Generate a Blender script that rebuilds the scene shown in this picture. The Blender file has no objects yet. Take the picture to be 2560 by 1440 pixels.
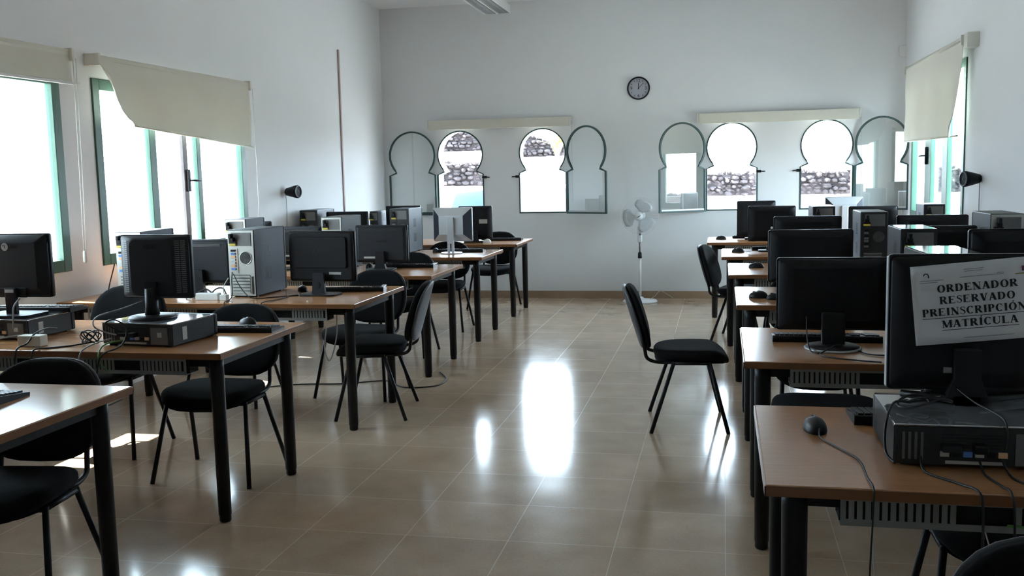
import bpy, bmesh, math, random
from mathutils import Vector, Matrix
PI = math.pi
random.seed(4)
S = bpy.context.scene
COL = S.collection

# ------------------------------------------------------------ camera, world, sun, exposure
cd = bpy.data.cameras.new('camera'); cam = bpy.data.objects.new('camera', cd); COL.objects.link(cam); S.camera = cam
cd.sensor_width = 36.0; cd.lens = 2459.78 / 2560 * 36.0; cd.clip_start = 0.05; cd.clip_end = 300
_r = Vector((0.978031, 0.207258, -0.02233)); _u = Vector((-0.00232, 0.117938, 0.993018)); _f = Vector((-0.208445, 0.971151, -0.115828))
mw = Matrix((( _r.x, _u.x, -_f.x, 0), (_r.y, _u.y, -_f.y, 0), (_r.z, _u.z, -_f.z, 1.5), (0, 0, 0, 1)))
cam.matrix_world = mw

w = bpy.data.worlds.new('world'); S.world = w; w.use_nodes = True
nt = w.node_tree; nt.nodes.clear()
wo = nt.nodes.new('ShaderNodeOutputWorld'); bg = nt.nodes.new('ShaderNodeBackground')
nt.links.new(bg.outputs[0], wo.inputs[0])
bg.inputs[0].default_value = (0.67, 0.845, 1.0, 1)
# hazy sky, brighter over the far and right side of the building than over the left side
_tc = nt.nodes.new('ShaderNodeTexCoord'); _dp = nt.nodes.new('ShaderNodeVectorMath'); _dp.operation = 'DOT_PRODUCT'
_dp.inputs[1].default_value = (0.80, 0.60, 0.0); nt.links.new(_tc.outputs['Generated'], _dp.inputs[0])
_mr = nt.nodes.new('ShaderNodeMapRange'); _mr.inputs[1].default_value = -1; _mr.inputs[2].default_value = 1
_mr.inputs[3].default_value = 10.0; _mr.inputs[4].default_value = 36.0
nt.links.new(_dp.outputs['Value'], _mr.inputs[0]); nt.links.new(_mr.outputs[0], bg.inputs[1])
sl = bpy.data.lights.new('sun', 'SUN'); sl.energy = 60.0; sl.angle = 0.012; sl.color = (1.0, 0.96, 0.88)
sun = bpy.data.objects.new('sun', sl); COL.objects.link(sun)
sun.rotation_euler = Vector((0.55, -0.20, -1.0)).to_track_quat('-Z', 'Y').to_euler()

XL, XR, YB, YF, ZC = -4.06, 1.96, -1.1, 11.6, 3.5
def portal(name, loc, rot, sx, sy):
    l = bpy.data.lights.new(name, 'AREA'); l.shape = 'RECTANGLE'; l.size = sx; l.size_y = sy
    l.cycles.is_portal = True
    o = bpy.data.objects.new(name, l); COL.objects.link(o); o.location = loc; o.rotation_euler = rot
WIN_L = [(3.85, 5.528), (5.862, 7.957)]
ZWL0, ZWL1 = 0.945, 2.185
WIN_R = (8.78, 11.10); ZWR0, ZWR1 = 0.95, 2.36
WIN_F = [-3.094, -2.085, 0.108, 1.146]
for i, (a, b) in enumerate(WIN_L):
    portal('window_portal', (XL - .22, (a + b) / 2, (ZWL0 + ZWL1) / 2), (0, -PI / 2, 0), ZWL1 - ZWL0, b - a)
portal('window_portal', (XR + .22, sum(WIN_R) / 2, (ZWR0 + ZWR1) / 2), (0, PI / 2, 0), ZWR1 - ZWR0, WIN_R[1] - WIN_R[0])
for x in WIN_F:
    portal('window_portal', (x, YF + .24, 1.52), (-PI / 2, 0, 0), .6, 1.0)

S.view_settings.view_transform = 'Standard'; S.view_settings.look = 'None'
S.view_settings.exposure = 0.38; S.view_settings.gamma = 1.0; S.view_settings.use_curve_mapping = False

# ------------------------------------------------------------ materials
def mat(name, col, rough=.5, metal=0.0, spec=.5, var=0.0, vscale=20.0, bump=0.0, bscale=200.0, trans=0.0, coat=0.0, stretch=None, sub=None):
    m = bpy.data.materials.new(name); m.use_nodes = True
    n = m.node_tree.nodes; L = m.node_tree.links; b = n['Principled BSDF']
    b.inputs['Base Color'].default_value = (*col, 1); b.inputs['Roughness'].default_value = rough
    b.inputs['Metallic'].default_value = metal; b.inputs['Specular IOR Level'].default_value = spec
    b.inputs['Coat Weight'].default_value = coat
    tc = n.new('ShaderNodeTexCoord'); vec = tc.outputs['Object']
    if stretch:
        mp = n.new('ShaderNodeMapping'); mp.inputs['Scale'].default_value = stretch
        L.new(vec, mp.inputs[0]); vec = mp.outputs[0]
    if var > 0:
        no = n.new('ShaderNodeTexNoise'); no.inputs['Scale'].default_value = vscale; no.inputs['Detail'].default_value = 4
        L.new(vec, no.inputs['Vector'])
        mx = n.new('ShaderNodeMixRGB'); L.new(no.outputs[0], mx.inputs[0])
        mx.inputs[1].default_value = (*[c * (1 - var) for c in col], 1); mx.inputs[2].default_value = (*[min(1, c * (1 + var)) for c in col], 1)
        L.new(mx.outputs[0], b.inputs['Base Color'])
    if bump > 0:
        n2 = n.new('ShaderNodeTexNoise'); n2.inputs['Scale'].default_value = bscale; L.new(tc.outputs['Object'], n2.inputs['Vector'])
        bp = n.new('ShaderNodeBump'); bp.inputs['Strength'].default_value = bump; bp.inputs['Distance'].default_value = .002
        L.new(n2.outputs[0], bp.inputs['Height']); L.new(bp.outputs[0], b.inputs['Normal'])
    return m
M = {}
M['wall'] = mat('wall_paint', (.76, .77, .775), .75, spec=.25, var=.02, vscale=3, bump=.25, bscale=60)
M['ceil'] = mat('ceiling_paint', (.82, .83, .84), .8, spec=.2, var=.01, vscale=3)
M['skirt'] = mat('skirting_tile', (.33, .23, .15), .3, var=.12, vscale=6)
M['green'] = mat('green_frame_paint', (.035, .105, .068), .38, var=.05)
M['dkgreen'] = mat('dark_green_frame_paint', (.02, .06, .055), .4, var=.05)
M['browngrey'] = mat('weathered_sash_edge', (.12, .10, .10), .5, var=.1)
M['blind'] = mat('cream_blind_fabric', (.69, .67, .585), .85, spec=.15, var=.03, vscale=4, bump=.2, bscale=500)
M['whiteplastic'] = mat('white_plastic', (.72, .73, .71), .4, var=.02)
M['cream'] = mat('cream_plastic', (.66, .65, .58), .45, var=.02)
M['black'] = mat('black_plastic', (.006, .006, .0075), .42, spec=.28, var=.15, vscale=60)
M['blackmat'] = mat('matt_black_plastic', (.008, .008, .010), .55, spec=.22, var=.15, vscale=80, bump=.2, bscale=900)
M['charcoal'] = mat('charcoal_plastic', (.015, .016, .020), .5, spec=.25, var=.1, vscale=40)
M['darkmetal'] = mat('black_painted_steel', (.006, .0055, .006), .45, spec=.25, var=.15, vscale=30)
M['fabric'] = mat('black_woven_fabric', (.006, .006, .0065), .95, spec=.15, var=.3, vscale=300, bump=.6, bscale=700)
M['shell'] = mat('grey_backrest_shell', (.03, .032, .038), .5, spec=.4, var=.1)
M['silver'] = mat('silver_plastic', (.50, .52, .54), .35, metal=.35, var=.02)
M['steel'] = mat('galvanised_steel', (.48, .49, .46), .42, metal=.6, var=.1, vscale=25)
M['steeldark'] = mat('dark_case_steel', (.035, .035, .035), .42, metal=.5, var=.15, vscale=25)
M['casetop'] = mat('glossy_case_lid', (.55, .57, .60), .05, metal=.75, var=.05)
M['blueblack'] = mat('dark_blue_grey_case', (.022, .026, .040), .5, spec=.3, var=.08, vscale=10)
M['greyblue'] = mat('slate_grey_case', (.10, .115, .135), .4, var=.06, vscale=10)
M['psu'] = mat('power_supply_grey', (.16, .16, .16), .5, metal=.3, var=.15, vscale=60)
M['yellow'] = mat('yellow_label', (.62, .48, .04), .5, var=.05)
M['blueport'] = mat('blue_socket', (.10, .22, .55), .4, var=.05)
M['peach'] = mat('peach_socket', (.75, .45, .25), .5, var=.05)
M['label'] = mat('worn_white_sticker', (.42, .41, .38), .6, var=.25, vscale=90)
M['logogrey'] = mat('grey_logo_print', (.10, .105, .11), .4)
M['logodark'] = mat('dark_logo_print', (.004, .004, .005), .3)
M['logosilver'] = mat('silver_logo_print', (.45, .45, .44), .3, metal=.3)
M['screen'] = mat('dark_screen', (.006, .006, .008), .12)
M['keys'] = mat('key_caps', (.010, .010, .012), .5, spec=.3, var=.2, vscale=100)
M['tray'] = mat('grey_cable_tray_steel', (.26, .265, .25), .5, metal=.3, var=.08, vscale=30)
M['traydark'] = mat('tray_cutout', (.02, .02, .02), .9)
M['cable'] = mat('black_cable', (.012, .012, .012), .5, var=.1)
M['greycable'] = mat('grey_cable', (.22, .22, .22), .5, var=.1)
M['greencable'] = mat('green_cable', (.12, .30, .08), .5, var=.1)
M['whitecable'] = mat('white_cable', (.55, .55, .52), .5, var=.05)
M['conduit'] = mat('faded_pink_conduit', (.40, .30, .29), .6, var=.1, vscale=30)
M['paper'] = mat('white_paper', (.88, .88, .89), .8, spec=.2, var=.02)
M['ink'] = mat('black_ink', (.02, .02, .02), .7)
M['greyink'] = mat('grey_ink', (.22, .22, .23), .7)
M['purple'] = mat('purple_ink', (.16, .05, .16), .7)
M['ochre'] = mat('ochre_ink', (.45, .33, .12), .7)
M['clockface'] = mat('clock_face', (.40, .41, .46), .6, var=.03)
M['louvre'] = mat('polished_louvre', (.75, .76, .77), .2, metal=.8)
M['tube'] = mat('fluorescent_glass', (.85, .86, .86), .3)
M['fanwhite'] = mat('fan_white_plastic', (.74, .76, .77), .45, var=.02)
M['fangrey'] = mat('fan_blade_grey', (.50, .53, .54), .5, var=.05)
M['fanpole'] = mat('steel_pole', (.20, .18, .19), .3, metal=.7)
M['ext_white'] = mat('whitewashed_render', (.82, .82, .80), .9, var=.03, vscale=2)
M['ext_ground'] = mat('pale_paving', (.34, .34, .34), .9, var=.06, vscale=1.5)
M['carpaint'] = mat('white_car_paint', (.8, .8, .8), .2, coat=.6)
M['carpaintred'] = mat('red_car_paint', (.55, .08, .08), .25, coat=.6)
M['carglass'] = mat('car_glass', (.03, .055, .10), .4, spec=.1)
M['rubber'] = mat('tyre_rubber', (.03, .03, .03), .8)
M['leaf'] = mat('yellow_green_leaf', (.30, .36, .06), .6, var=.3, vscale=8)
M['bush'] = mat('bush_leaf', (.09, .16, .05), .7, var=.4, vscale=20)

def translucent(m, f):
    n = m.node_tree.nodes; L = m.node_tree.links; b = n['Principled BSDF']; o = n['Material Output']
    t = n.new('ShaderNodeBsdfTranslucent'); t.inputs[0].default_value = (.8, .78, .62, 1); mx = n.new('ShaderNodeMixShader'); mx.inputs[0].default_value = f
    L.new(b.outputs[0], mx.inputs[1]); L.new(t.outputs[0], mx.inputs[2]); L.new(mx.outputs[0], o.inputs[0])
translucent(M['blind'], .08)
def wood():
    m = mat('beech_laminate', (.50, .27, .145), .2, spec=.7)
    n = m.node_tree.nodes; L = m.node_tree.links; b = n['Principled BSDF']
    tc = n.new('ShaderNodeTexCoord'); mp = n.new('ShaderNodeMapping'); mp.inputs['Scale'].default_value = (3.0, 60, 60)
    no = n.new('ShaderNodeTexNoise'); no.inputs['Scale'].default_value = 3; no.inputs['Detail'].default_value = 6
    L.new(tc.outputs['Object'], mp.inputs[0]); L.new(mp.outputs[0], no.inputs['Vector'])
    cr = n.new('ShaderNodeValToRGB'); L.new(no.outputs[0], cr.inputs[0])
    cr.color_ramp.elements[0].position = .3; cr.color_ramp.elements[0].color = (.40, .19, .08, 1)
    cr.color_ramp.elements[1].position = .7; cr.color_ramp.elements[1].color = (.45, .22, .098, 1)
    L.new(cr.outputs[0], b.inputs['Base Color'])
    return m
M['wood'] = wood()
M['edge'] = mat('brown_edge_band', (.20, .085, .032), .3, var=.1, vscale=20)

def floor_mat():
    m = mat('beige_porcelain_tile', (.4, .36, .3), .1)
    n = m.node_tree.nodes; L = m.node_tree.links; b = n['Principled BSDF']
    g = n.new('ShaderNodeNewGeometry'); sp = n.new('ShaderNodeSeparateXYZ'); L.new(g.outputs['Position'], sp.inputs[0])
    def mth(op, a, bb=None):
        x = n.new('ShaderNodeMath'); x.operation = op
        for i, v in enumerate((a, bb)):
            if v is None: continue
            if isinstance(v, (int, float)): x.inputs[i].default_value = v
            else: L.new(v, x.inputs[i])
        return x.outputs[0]
    T = .43724
    u = mth('DIVIDE', mth('SUBTRACT', sp.outputs[0], -1.7317 - T * 20), T); v = mth('DIVIDE', mth('SUBTRACT', sp.outputs[1], 3.8014 - T * 20), T)
    du = mth('ABSOLUTE', mth('SUBTRACT', mth('FRACT', u), .5)); dv = mth('ABSOLUTE', mth('SUBTRACT', mth('FRACT', v), .5))
    gl = mth('GREATER_THAN', mth('MAXIMUM', du, dv), .5 - .0026)
    cb = n.new('ShaderNodeCombineXYZ'); L.new(mth('FLOOR', u), cb.inputs[0]); L.new(mth('FLOOR', v), cb.inputs[1])
    wn = n.new('ShaderNodeTexWhiteNoise'); L.new(cb.outputs[0], wn.inputs['Vector'])
    no = n.new('ShaderNodeTexNoise'); no.inputs['Scale'].default_value = 5; no.inputs['Detail'].default_value = 5; L.new(g.outputs['Position'], no.inputs['Vector'])
    fine = n.new('ShaderNodeTexNoise'); fine.inputs['Scale'].default_value = 90; L.new(g.outputs['Position'], fine.inputs['Vector'])
    cr = n.new('ShaderNodeValToRGB'); L.new(no.outputs[0], cr.inputs[0])
    cr.color_ramp.elements[0].position = .3; cr.color_ramp.elements[0].color = (.48, .355, .245, 1)
    cr.color_ramp.elements[1].position = .75; cr.color_ramp.elements[1].color = (.58, .445, .32, 1)
    m1 = n.new('ShaderNodeMixRGB'); m1.blend_type = 'MULTIPLY'; m1.inputs[0].default_value = .12; L.new(cr.outputs[0], m1.inputs[1]); L.new(wn.outputs[0], m1.inputs[2])
    m2 = n.new('ShaderNodeMixRGB'); m2.blend_type = 'MULTIPLY'; m2.inputs[0].default_value = .25; L.new(m1.outputs[0], m2.inputs[1]); L.new(fine.outputs[0], m2.inputs[2])
    m3 = n.new('ShaderNodeMixRGB'); L.new(gl, m3.inputs[0]); L.new(m2.outputs[0], m3.inputs[1]); m3.inputs[2].default_value = (.47, .40, .31, 1)
    L.new(m3.outputs[0], b.inputs['Base Color'])
    # roughness: polished with slight smears, rough grout
    rr = n.new('ShaderNodeMapRange'); L.new(no.outputs[0], rr.inputs[0]); rr.inputs[3].default_value = .10; rr.inputs[4].default_value = .17
    r2 = n.new('ShaderNodeMixRGB'); L.new(gl, r2.inputs[0]); L.new(rr.outputs[0], r2.inputs[1]); r2.inputs[2].default_value = (.30, .30, .30, 1)
    L.new(r2.outputs[0], b.inputs['Roughness'])
    b.inputs['Specular IOR Level'].default_value = .75
    bp = n.new('ShaderNodeBump'); bp.inputs['Strength'].default_value = .12; bp.inputs['Distance'].default_value = .004
    slow = n.new('ShaderNodeTexNoise'); slow.inputs['Scale'].default_value = 6; L.new(g.outputs['Position'], slow.inputs['Vector'])
    ad = mth('ADD', mth('MULTIPLY', slow.outputs[0], .6), mth('MULTIPLY', wn.outputs[0], .0))
    L.new(ad, bp.inputs['Height']); L.new(bp.outputs[0], b.inputs['Normal'])
    return m
M['floor'] = floor_mat()

def rock_mat():
    m = mat('dark_lava_stone', (.1, .08, .08), .9)
    n = m.node_tree.nodes; L = m.node_tree.links; b = n['Principled BSDF']
    g = n.new('ShaderNodeTexCoord')
    vo = n.new('ShaderNodeTexVoronoi'); vo.inputs['Scale'].default_value = 5.5; L.new(g.outputs['Object'], vo.inputs['Vector'])
    cr = n.new('ShaderNodeValToRGB'); sx = n.new('ShaderNodeSeparateColor'); L.new(vo.outputs['Color'], sx.inputs[0]); L.new(sx.outputs[0], cr.inputs[0])
    cr.color_ramp.elements[0].color = (.022, .017, .018, 1); cr.color_ramp.elements[1].color = (.10, .08, .082, 1)
    e = cr.color_ramp.elements.new(.82); e.color = (.045, .035, .037, 1)
    L.new(cr.outputs[0], b.inputs['Base Color'])
    return m
M['rock'] = rock_mat()

def glass_mat(name, tint=(.96, .98, .97), ior=1.5, boost=0.0):
    m = bpy.data.materials.new(name); m.use_nodes = True
    n = m.node_tree.nodes; L = m.node_tree.links; n.clear()
    o = n.new('ShaderNodeOutputMaterial'); t = n.new('ShaderNodeBsdfTransparent'); t.inputs[0].default_value = (*tint, 1)
    gl = n.new('ShaderNodeBsdfGlossy'); gl.inputs['Roughness'].default_value = .003; gl.inputs[0].default_value = (1, 1, 1, 1)
    f0 = ((ior - 1) / (ior + 1)) ** 2 * 2
    g = n.new('ShaderNodeNewGeometry'); dp = n.new('ShaderNodeVectorMath'); dp.operation = 'DOT_PRODUCT'
    L.new(g.outputs['Normal'], dp.inputs[0]); L.new(g.outputs['Incoming'], dp.inputs[1])
    def mth(op, a, b2=None):
        x = n.new('ShaderNodeMath'); x.operation = op
        for i, v in enumerate((a, b2)):
            if v is None: continue
            if isinstance(v, (int, float)): x.inputs[i].default_value = v
            else: L.new(v, x.inputs[i])
        return x.outputs[0]
    c = mth('POWER', mth('SUBTRACT', 1.0, mth('ABSOLUTE', dp.outputs['Value'])), 5.0)
    F = mth('ADD', f0, mth('MULTIPLY', c, 1 - f0))
    mx = n.new('ShaderNodeMixShader'); L.new(F, mx.inputs[0]); L.new(t.outputs[0], mx.inputs[1]); L.new(gl.outputs[0], mx.inputs[2])
    L.new(mx.outputs[0], o.inputs[0])
    return m
M['glass'] = glass_mat('window_glass', ior=1.45)
M['sashglass'] = glass_mat('tinted_sash_glass', (.95, .965, .96), 1.6)

# ------------------------------------------------------------ mesh helpers
class MB:
    def __init__(self): self.b = bmesh.new(); self.mats = []
    def _mi(self, m):
        if m not in self.mats: self.mats.append(m)
        return self.mats.index(m)
    def _fin(self, faces, m):
        if m is None: return
        i = self._mi(m)
        for f in faces: f.material_index = i
    def box(self, x0, x1, y0, y1, z0, z1, m=None, T=None, bev=0.0):
        vs = [self.b.verts.new((x, y, z)) for x in (x0, x1) for y in (y0, y1) for z in (z0, z1)]
        q = [(0, 1, 3, 2), (4, 6, 7, 5), (0, 4, 5, 1), (2, 3, 7, 6), (0, 2, 6, 4), (1, 5, 7, 3)]
        fs = [self.b.faces.new([vs[i] for i in k]) for k in q]
        self._fin(fs, m)
        if bev > 0:
            es = list({e for f in fs for e in f.edges})
            r = bmesh.ops.bevel(self.b, geom=es, offset=bev, segments=2, affect='EDGES', profile=.5)
            self._fin(r['faces'], m)
            vs = list({v for f in r['faces'] for v in f.verts} | {v for v in vs if v.is_valid})
        if T is not None:
            for v in vs: v.co = T @ v.co
        return self
    def quad(self, pts, m=None):
        f = self.b.faces.new([self.b.verts.new(p) for p in pts]); self._fin([f], m); return self
    def rings(self, rings, m=None, cap=True, closed=True):
        V = [[self.b.verts.new(p) for p in r] for r in rings]; fs = []
        for a, b2 in zip(V, V[1:]):
            n = len(a)
            for i in range(n if closed else n - 1):
                fs.append(self.b.faces.new((a[i], a[(i + 1) % n], b2[(i + 1) % n], b2[i])))
        if cap and closed:
            fs.append(self.b.faces.new(V[0][::-1])); fs.append(self.b.faces.new(V[-1]))
        for f in fs: f.smooth = True
        if cap and closed: fs[-1].smooth = fs[-2].smooth = False
        self._fin(fs, m); return self
    def tube(self, pts, r, m=None, n=8, smooth=0):
        P = [Vector(p) for p in pts]
        if smooth: P = catmull(P, smooth)
        R = r if isinstance(r, (list, tuple)) else [r] * len(P)
        if len(R) != len(P): R = [R[0] + (R[-1] - R[0]) * i / (len(P) - 1) for i in range(len(P))]
        up = None; rg = []
        for i, p in enumerate(P):
            d = (P[min(i + 1, len(P) - 1)] - P[max(i - 1, 0)])
            if d.length < 1e-9: d = Vector((0, 0, 1))
            d.normalize()
            if up is None:
                up = Vector((0, 0, 1)) if abs(d.z) < .9 else Vector((1, 0, 0))
            sx = d.cross(up)
            if sx.length < 1e-6: sx = d.orthogonal()
            sx.normalize(); up = sx.cross(d).normalized()
            rg.append([p + (sx * math.cos(a) + up * math.sin(a)) * R[i] for a in [2 * PI * k / n for k in range(n)]])
        return self.rings(rg, m)
    def lathe(self, prof, c=(0, 0, 0), axis='z', n=24, m=None, hole=False):
        """hole: the profile is a closed loop (a ring), so no end caps"""
        rg = []; prof = list(prof) + ([prof[0]] if hole else [])
        for r, h in prof:
            ring = []
            for k in range(n):
                a = 2 * PI * k / n; x, y = r * math.cos(a), r * math.sin(a)
                p = (x, y, h) if axis == 'z' else ((x, h, y) if axis == 'y' else (h, x, y))
                ring.append((p[0] + c[0], p[1] + c[1], p[2] + c[2]))
            rg.append(ring)
        return self.rings(rg, m, cap=not hole)
    def prism(self, pts, a, b2, axis='y', m=None):
        """pts 2D outline -> extruded between a and b2 along axis"""
        def P(p, h): return (p[0], h, p[1]) if axis == 'y' else ((h, p[0], p[1]) if axis == 'x' else (p[0], p[1], h))
        V0 = [self.b.verts.new(P(p, a)) for p in pts]; V1 = [self.b.verts.new(P(p, b2)) for p in pts]
        n = len(pts); fs = [self.b.faces.new((V0[i], V0[(i + 1) % n], V1[(i + 1) % n], V1[i])) for i in range(n)]
        fs += [self.b.faces.new(V0[::-1]), self.b.faces.new(V1)]
        self._fin(fs, m); return self
    def build(self, name, m=None, parent=None, smooth=False):
        bmesh.ops.recalc_face_normals(self.b, faces=self.b.faces[:])
        me = bpy.data.meshes.new(name); self.b.to_mesh(me); self.b.free()
        ml = list(self.mats)
        if m is not None and not ml: ml = [M[m]]
        elif m is not None: ml = ml
        for x in ml: me.materials.append(M[x] if isinstance(x, str) else x)
        if smooth:
            for p in me.polygons: p.use_smooth = True
        o = bpy.data.objects.new(name, me); COL.objects.link(o)
        if parent is not None: o.parent = parent
        return o

def catmull(P, k):
    out = []
    for i in range(len(P) - 1):
        p0, p1, p2, p3 = P[max(i - 1, 0)], P[i], P[i + 1], P[min(i + 2, len(P) - 1)]
        for j in range(k):
            t = j / k
            out.append(.5 * ((2 * p1) + (p2 - p0) * t + (2 * p0 - 5 * p1 + 4 * p2 - p3) * t * t + (3 * p1 - p0 - 3 * p2 + p3) * t ** 3))
    out.append(P[-1].copy()); return out
def thing(name, label, cat, loc=(0, 0, 0), rz=0.0, group=None):
    o = bpy.data.objects.new(name, None); COL.objects.link(o); o.empty_display_size = .1
    o.location = loc; o.rotation_euler = (0, 0, math.radians(rz)); o['label'] = label; o['category'] = cat
    if group: o['group'] = group
    return o
def tag(o, label, cat, group=None, kind=None):
    o['label'] = label; o['category'] = cat
    if group: o['group'] = group
    if kind: o['kind'] = kind
    return o
def struct(o): o['kind'] = 'structure'; return o
def dup(root, loc, rz, label, group=None):
    r = root.copy(); COL.objects.link(r); r.location = loc; r.rotation_euler = (0, 0, math.radians(rz)); r['label'] = label
    if group: r['group'] = group
    for ch in list(root.children):
        c = ch.copy(); COL.objects.link(c); c.parent = r
        for g in list(ch.children):
            d = g.copy(); COL.objects.link(d); d.parent = c
    return r
def text(name, s, size, m, parent, T, width=None, extrude=.0003):
    cu = bpy.data.curves.new('t', 'FONT'); cu.body = s; cu.size = size; cu.extrude = extrude; cu.align_x = 'CENTER'; cu.align_y = 'CENTER'
    t = bpy.data.objects.new('t', cu); COL.objects.link(t)
    bpy.context.view_layer.update()
    me = bpy.data.meshes.new_from_object(t.evaluated_get(bpy.context.evaluated_depsgraph_get()))
    bpy.data.objects.remove(t); bpy.data.curves.remove(cu)
    if width:
        xs = [v.co.x for v in me.vertices]; k = width / (max(xs) - min(xs))
        for v in me.vertices: v.co.x *= k
    me.transform(T); me.materials.clear(); me.materials.append(M[m])
    o = bpy.data.objects.new(name, me); COL.objects.link(o); o.parent = parent
    return o
RX = Matrix.Rotation(PI / 2, 4, 'X')
def face_y(x, y, z, rot=0.0): return Matrix.Translation((x, y, z)) @ Matrix.Rotation(rot, 4, 'Y') @ RX

# ------------------------------------------------------------ room shell
def wall_holes(name, f, u0, u1, v0, v1, t, holes, m='wall'):
    mb = MB(); cols = sorted(holes, key=lambda h: h['c0']); u = u0
    def both(a, b, c, d):
        for dd in (0, t): mb.quad([f(*p, dd) for p in (a, b, c, d)])
    for h in cols:
        both((u, v0), (h['c0'], v0), (h['c0'], v1), (u, v1))
        L, R = h['L'], h['R']
        both((h['c0'], v0), (h['c1'], v0), (h['c1'], L[0][1]), (h['c0'], L[0][1]))
        both((h['c0'], L[-1][1]), (h['c1'], L[-1][1]), (h['c1'], v1), (h['c0'], v1))
        for P, c in ((L, h['c0']), (R, h['c1'])):
            for a, b in zip(P, P[1:]):
                if abs(a[0] - c) + abs(b[0] - c) > 1e-6: both((c, a[1]), a, b, (c, b[1]))
                mb.quad([f(*a, 0), f(*b, 0), f(*b, t), f(*a, t)])
        mb.quad([f(*L[0], 0), f(*R[0], 0), f(*R[0], t), f(*L[0], t)])
        if abs(L[-1][0] - R[-1][0]) > 1e-6: mb.quad([f(*L[-1], 0), f(*R[-1], 0), f(*R[-1], t), f(*L[-1], t)])
        u = h['c1']
    both((u, v0), (u1, v0), (u1, v1), (u, v1))
    for a, b in (((u0, v0), (u1, v0)), ((u1, v0), (u1, v1)), ((u1, v1), (u0, v1)), ((u0, v1), (u0, v0))):
        mb.quad([f(*a, 0), f(*b, 0), f(*b, t), f(*a, t)])
    bmesh.ops.remove_doubles(mb.b, verts=mb.b.verts[:], dist=1e-5)
    return struct(mb.build(name, m))
def rect(a, b, z0, z1): return dict(c0=a, c1=b, L=[(a, z0), (a, z1)], R=[(b, z0), (b, z1)])
ZS, HW, ZSH, RA, ZA = 1.02, .289, 1.50, .285, 1.738
def arch_profile(hw=HW, z0=ZS, zsh=ZSH, r=RA, za=ZA, xp=.205, n=22):
    zp = za - math.sqrt(r * r - xp * xp); a0 = math.atan2(zp - za, xp)
    P = [(hw, z0), (hw, zsh), (xp, zp)]
    for i in range(1, n + 1):
        a = a0 + (PI / 2 - a0) * i / n; P.append((r * math.cos(a), za + r * math.sin(a)))
    P[-1] = (0.0, za + r)
    return P
AP = arch_profile()
def arch(cx): return dict(c0=cx - .33, c1=cx + .33, L=[(cx - x, z) for x, z in AP], R=[(cx + x, z) for x, z in AP])
WT = .26
wall_holes('wall_left', lambda u, v, d: (XL - d, u, v), YB - WT, YF + WT, -.05, ZC + .1, WT, [rect(a, b, ZWL0, ZWL1) for a, b in WIN_L])
wall_holes('wall_right', lambda u, v, d: (XR + d, u, v), YB - WT, YF + WT, -.05, ZC + .1, WT, [rect(WIN_R[0], WIN_R[1], ZWR0, ZWR1)])
wall_holes('wall_far', lambda u, v, d: (u, YF + d, v), XL, XR, -.05, ZC + .1, WT, [arch(c) for c in WIN_F])
struct(MB().box(XL - WT - .34, XL - WT, 2.8, 9.2, 2.52, 2.66).build('sun_blocker_eave', 'ext_white'))  # unseen eave added outside the left windows to cut down the sun patches indoors
struct(MB().box(XL, XR, YB - WT, YB, -.05, ZC + .1).build('wall_back', 'wall'))
struct(MB().box(XL - WT, XR + WT, YB - WT, YF + WT, -.12, 0).build('floor', 'floor'))
struct(MB().box(XL - WT, XR + WT, YB - WT, YF + WT, ZC, ZC + .12).build('ceiling', 'ceil'))
struct(MB().box(XL, XR, YF - .012, YF, 0, .085).build('baseboard_far', 'skirt'))
struct(MB().box(XL, XL + .012, YB, YF - .012, 0, .085).build('baseboard_left', 'skirt'))
struct(MB().box(XR - .012, XR, YB, YF - .012, 0, .085).build('baseboard_right', 'skirt'))

# ------------------------------------------------------------ rectangular windows
def rect_window(n, side, y0, y1, z0, z1, mull, handles=(), leafy=None):
    """green framed casement window set flush with the inner wall face"""
    s = 1 if side == 'L' else -1; X = XL if side == 'L' else XR
    root = struct(bpy.data.objects.new('window_%d' % n, None)); COL.objects.link(root); root.location = (X, (y0 + y1) / 2, z0)
    oy, oz = (y0 + y1) / 2, z0
    def bx(mb, ya, yb, za, zb, da, db, bev=.004):
        xs = sorted((s * da, s * db)); mb.box(xs[0], xs[1], ya - oy, yb - oy, za - oz, zb - oz, bev=bev)
    fr = MB(); W = .075
    for a in ((y0, y0 + W, z0, z1), (y1 - W, y1, z0, z1), (y0 + W, y1 - W, z0, z0 + W), (y0 + W, y1 - W, z1 - W, z1)): bx(fr, *a, -.04, .012)
    fr.build('window_frame', 'green', root)
    for i, (ya, yb, mm) in enumerate(mull):
        k = MB(); bx(k, ya, yb, z0 + W, z1 - W, -.035, .006); k.build('window_mullion', mm, root)
    edges = [y0 + W] + [v for a, b, _ in mull for v in (a, b)] + [y1 - W]
    for i in range(0, len(edges), 2):
        if edges[i + 1] - edges[i] < .03: continue
        g = MB(); bx(g, edges[i] - .005, edges[i + 1] + .005, z0 + W - .005, z1 - W + .005, -.022, -.016, 0); g.build('glass', 'glass', root)
    for (hy, hz) in handles:
        h = MB(); bx(h, hy - .014, hy + .014, hz - .085, hz + .085, .006, .032, .005)
        ys = hy + .09
        h.tube([(s * .03, hy - oy, hz - oz), (s * .062, hy - oy + .004, hz - oz), (s * .066, ys - oy, hz - oz - .004)], .0075)
        h.build('window_handle', 'black', root)
    return root
rect_window(1, 'L', *WIN_L[0], ZWL0, ZWL1, [(4.62, 4.70, 'green')], [(4.66, 1.5)])
rect_window(2, 'L', *WIN_L[1], ZWL0, ZWL1, [(6.50, 6.585, 'green'), (6.95, 7.01, 'browngrey'), (7.155, 7.215, 'green')], [(6.985, 1.5)])
rect_window(3, 'R', *WIN_R, ZWR0, ZWR1, [(9.42, 9.62, 'green'), (10.13, 10.40, 'green')], [(10.28, 1.58)])

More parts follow.
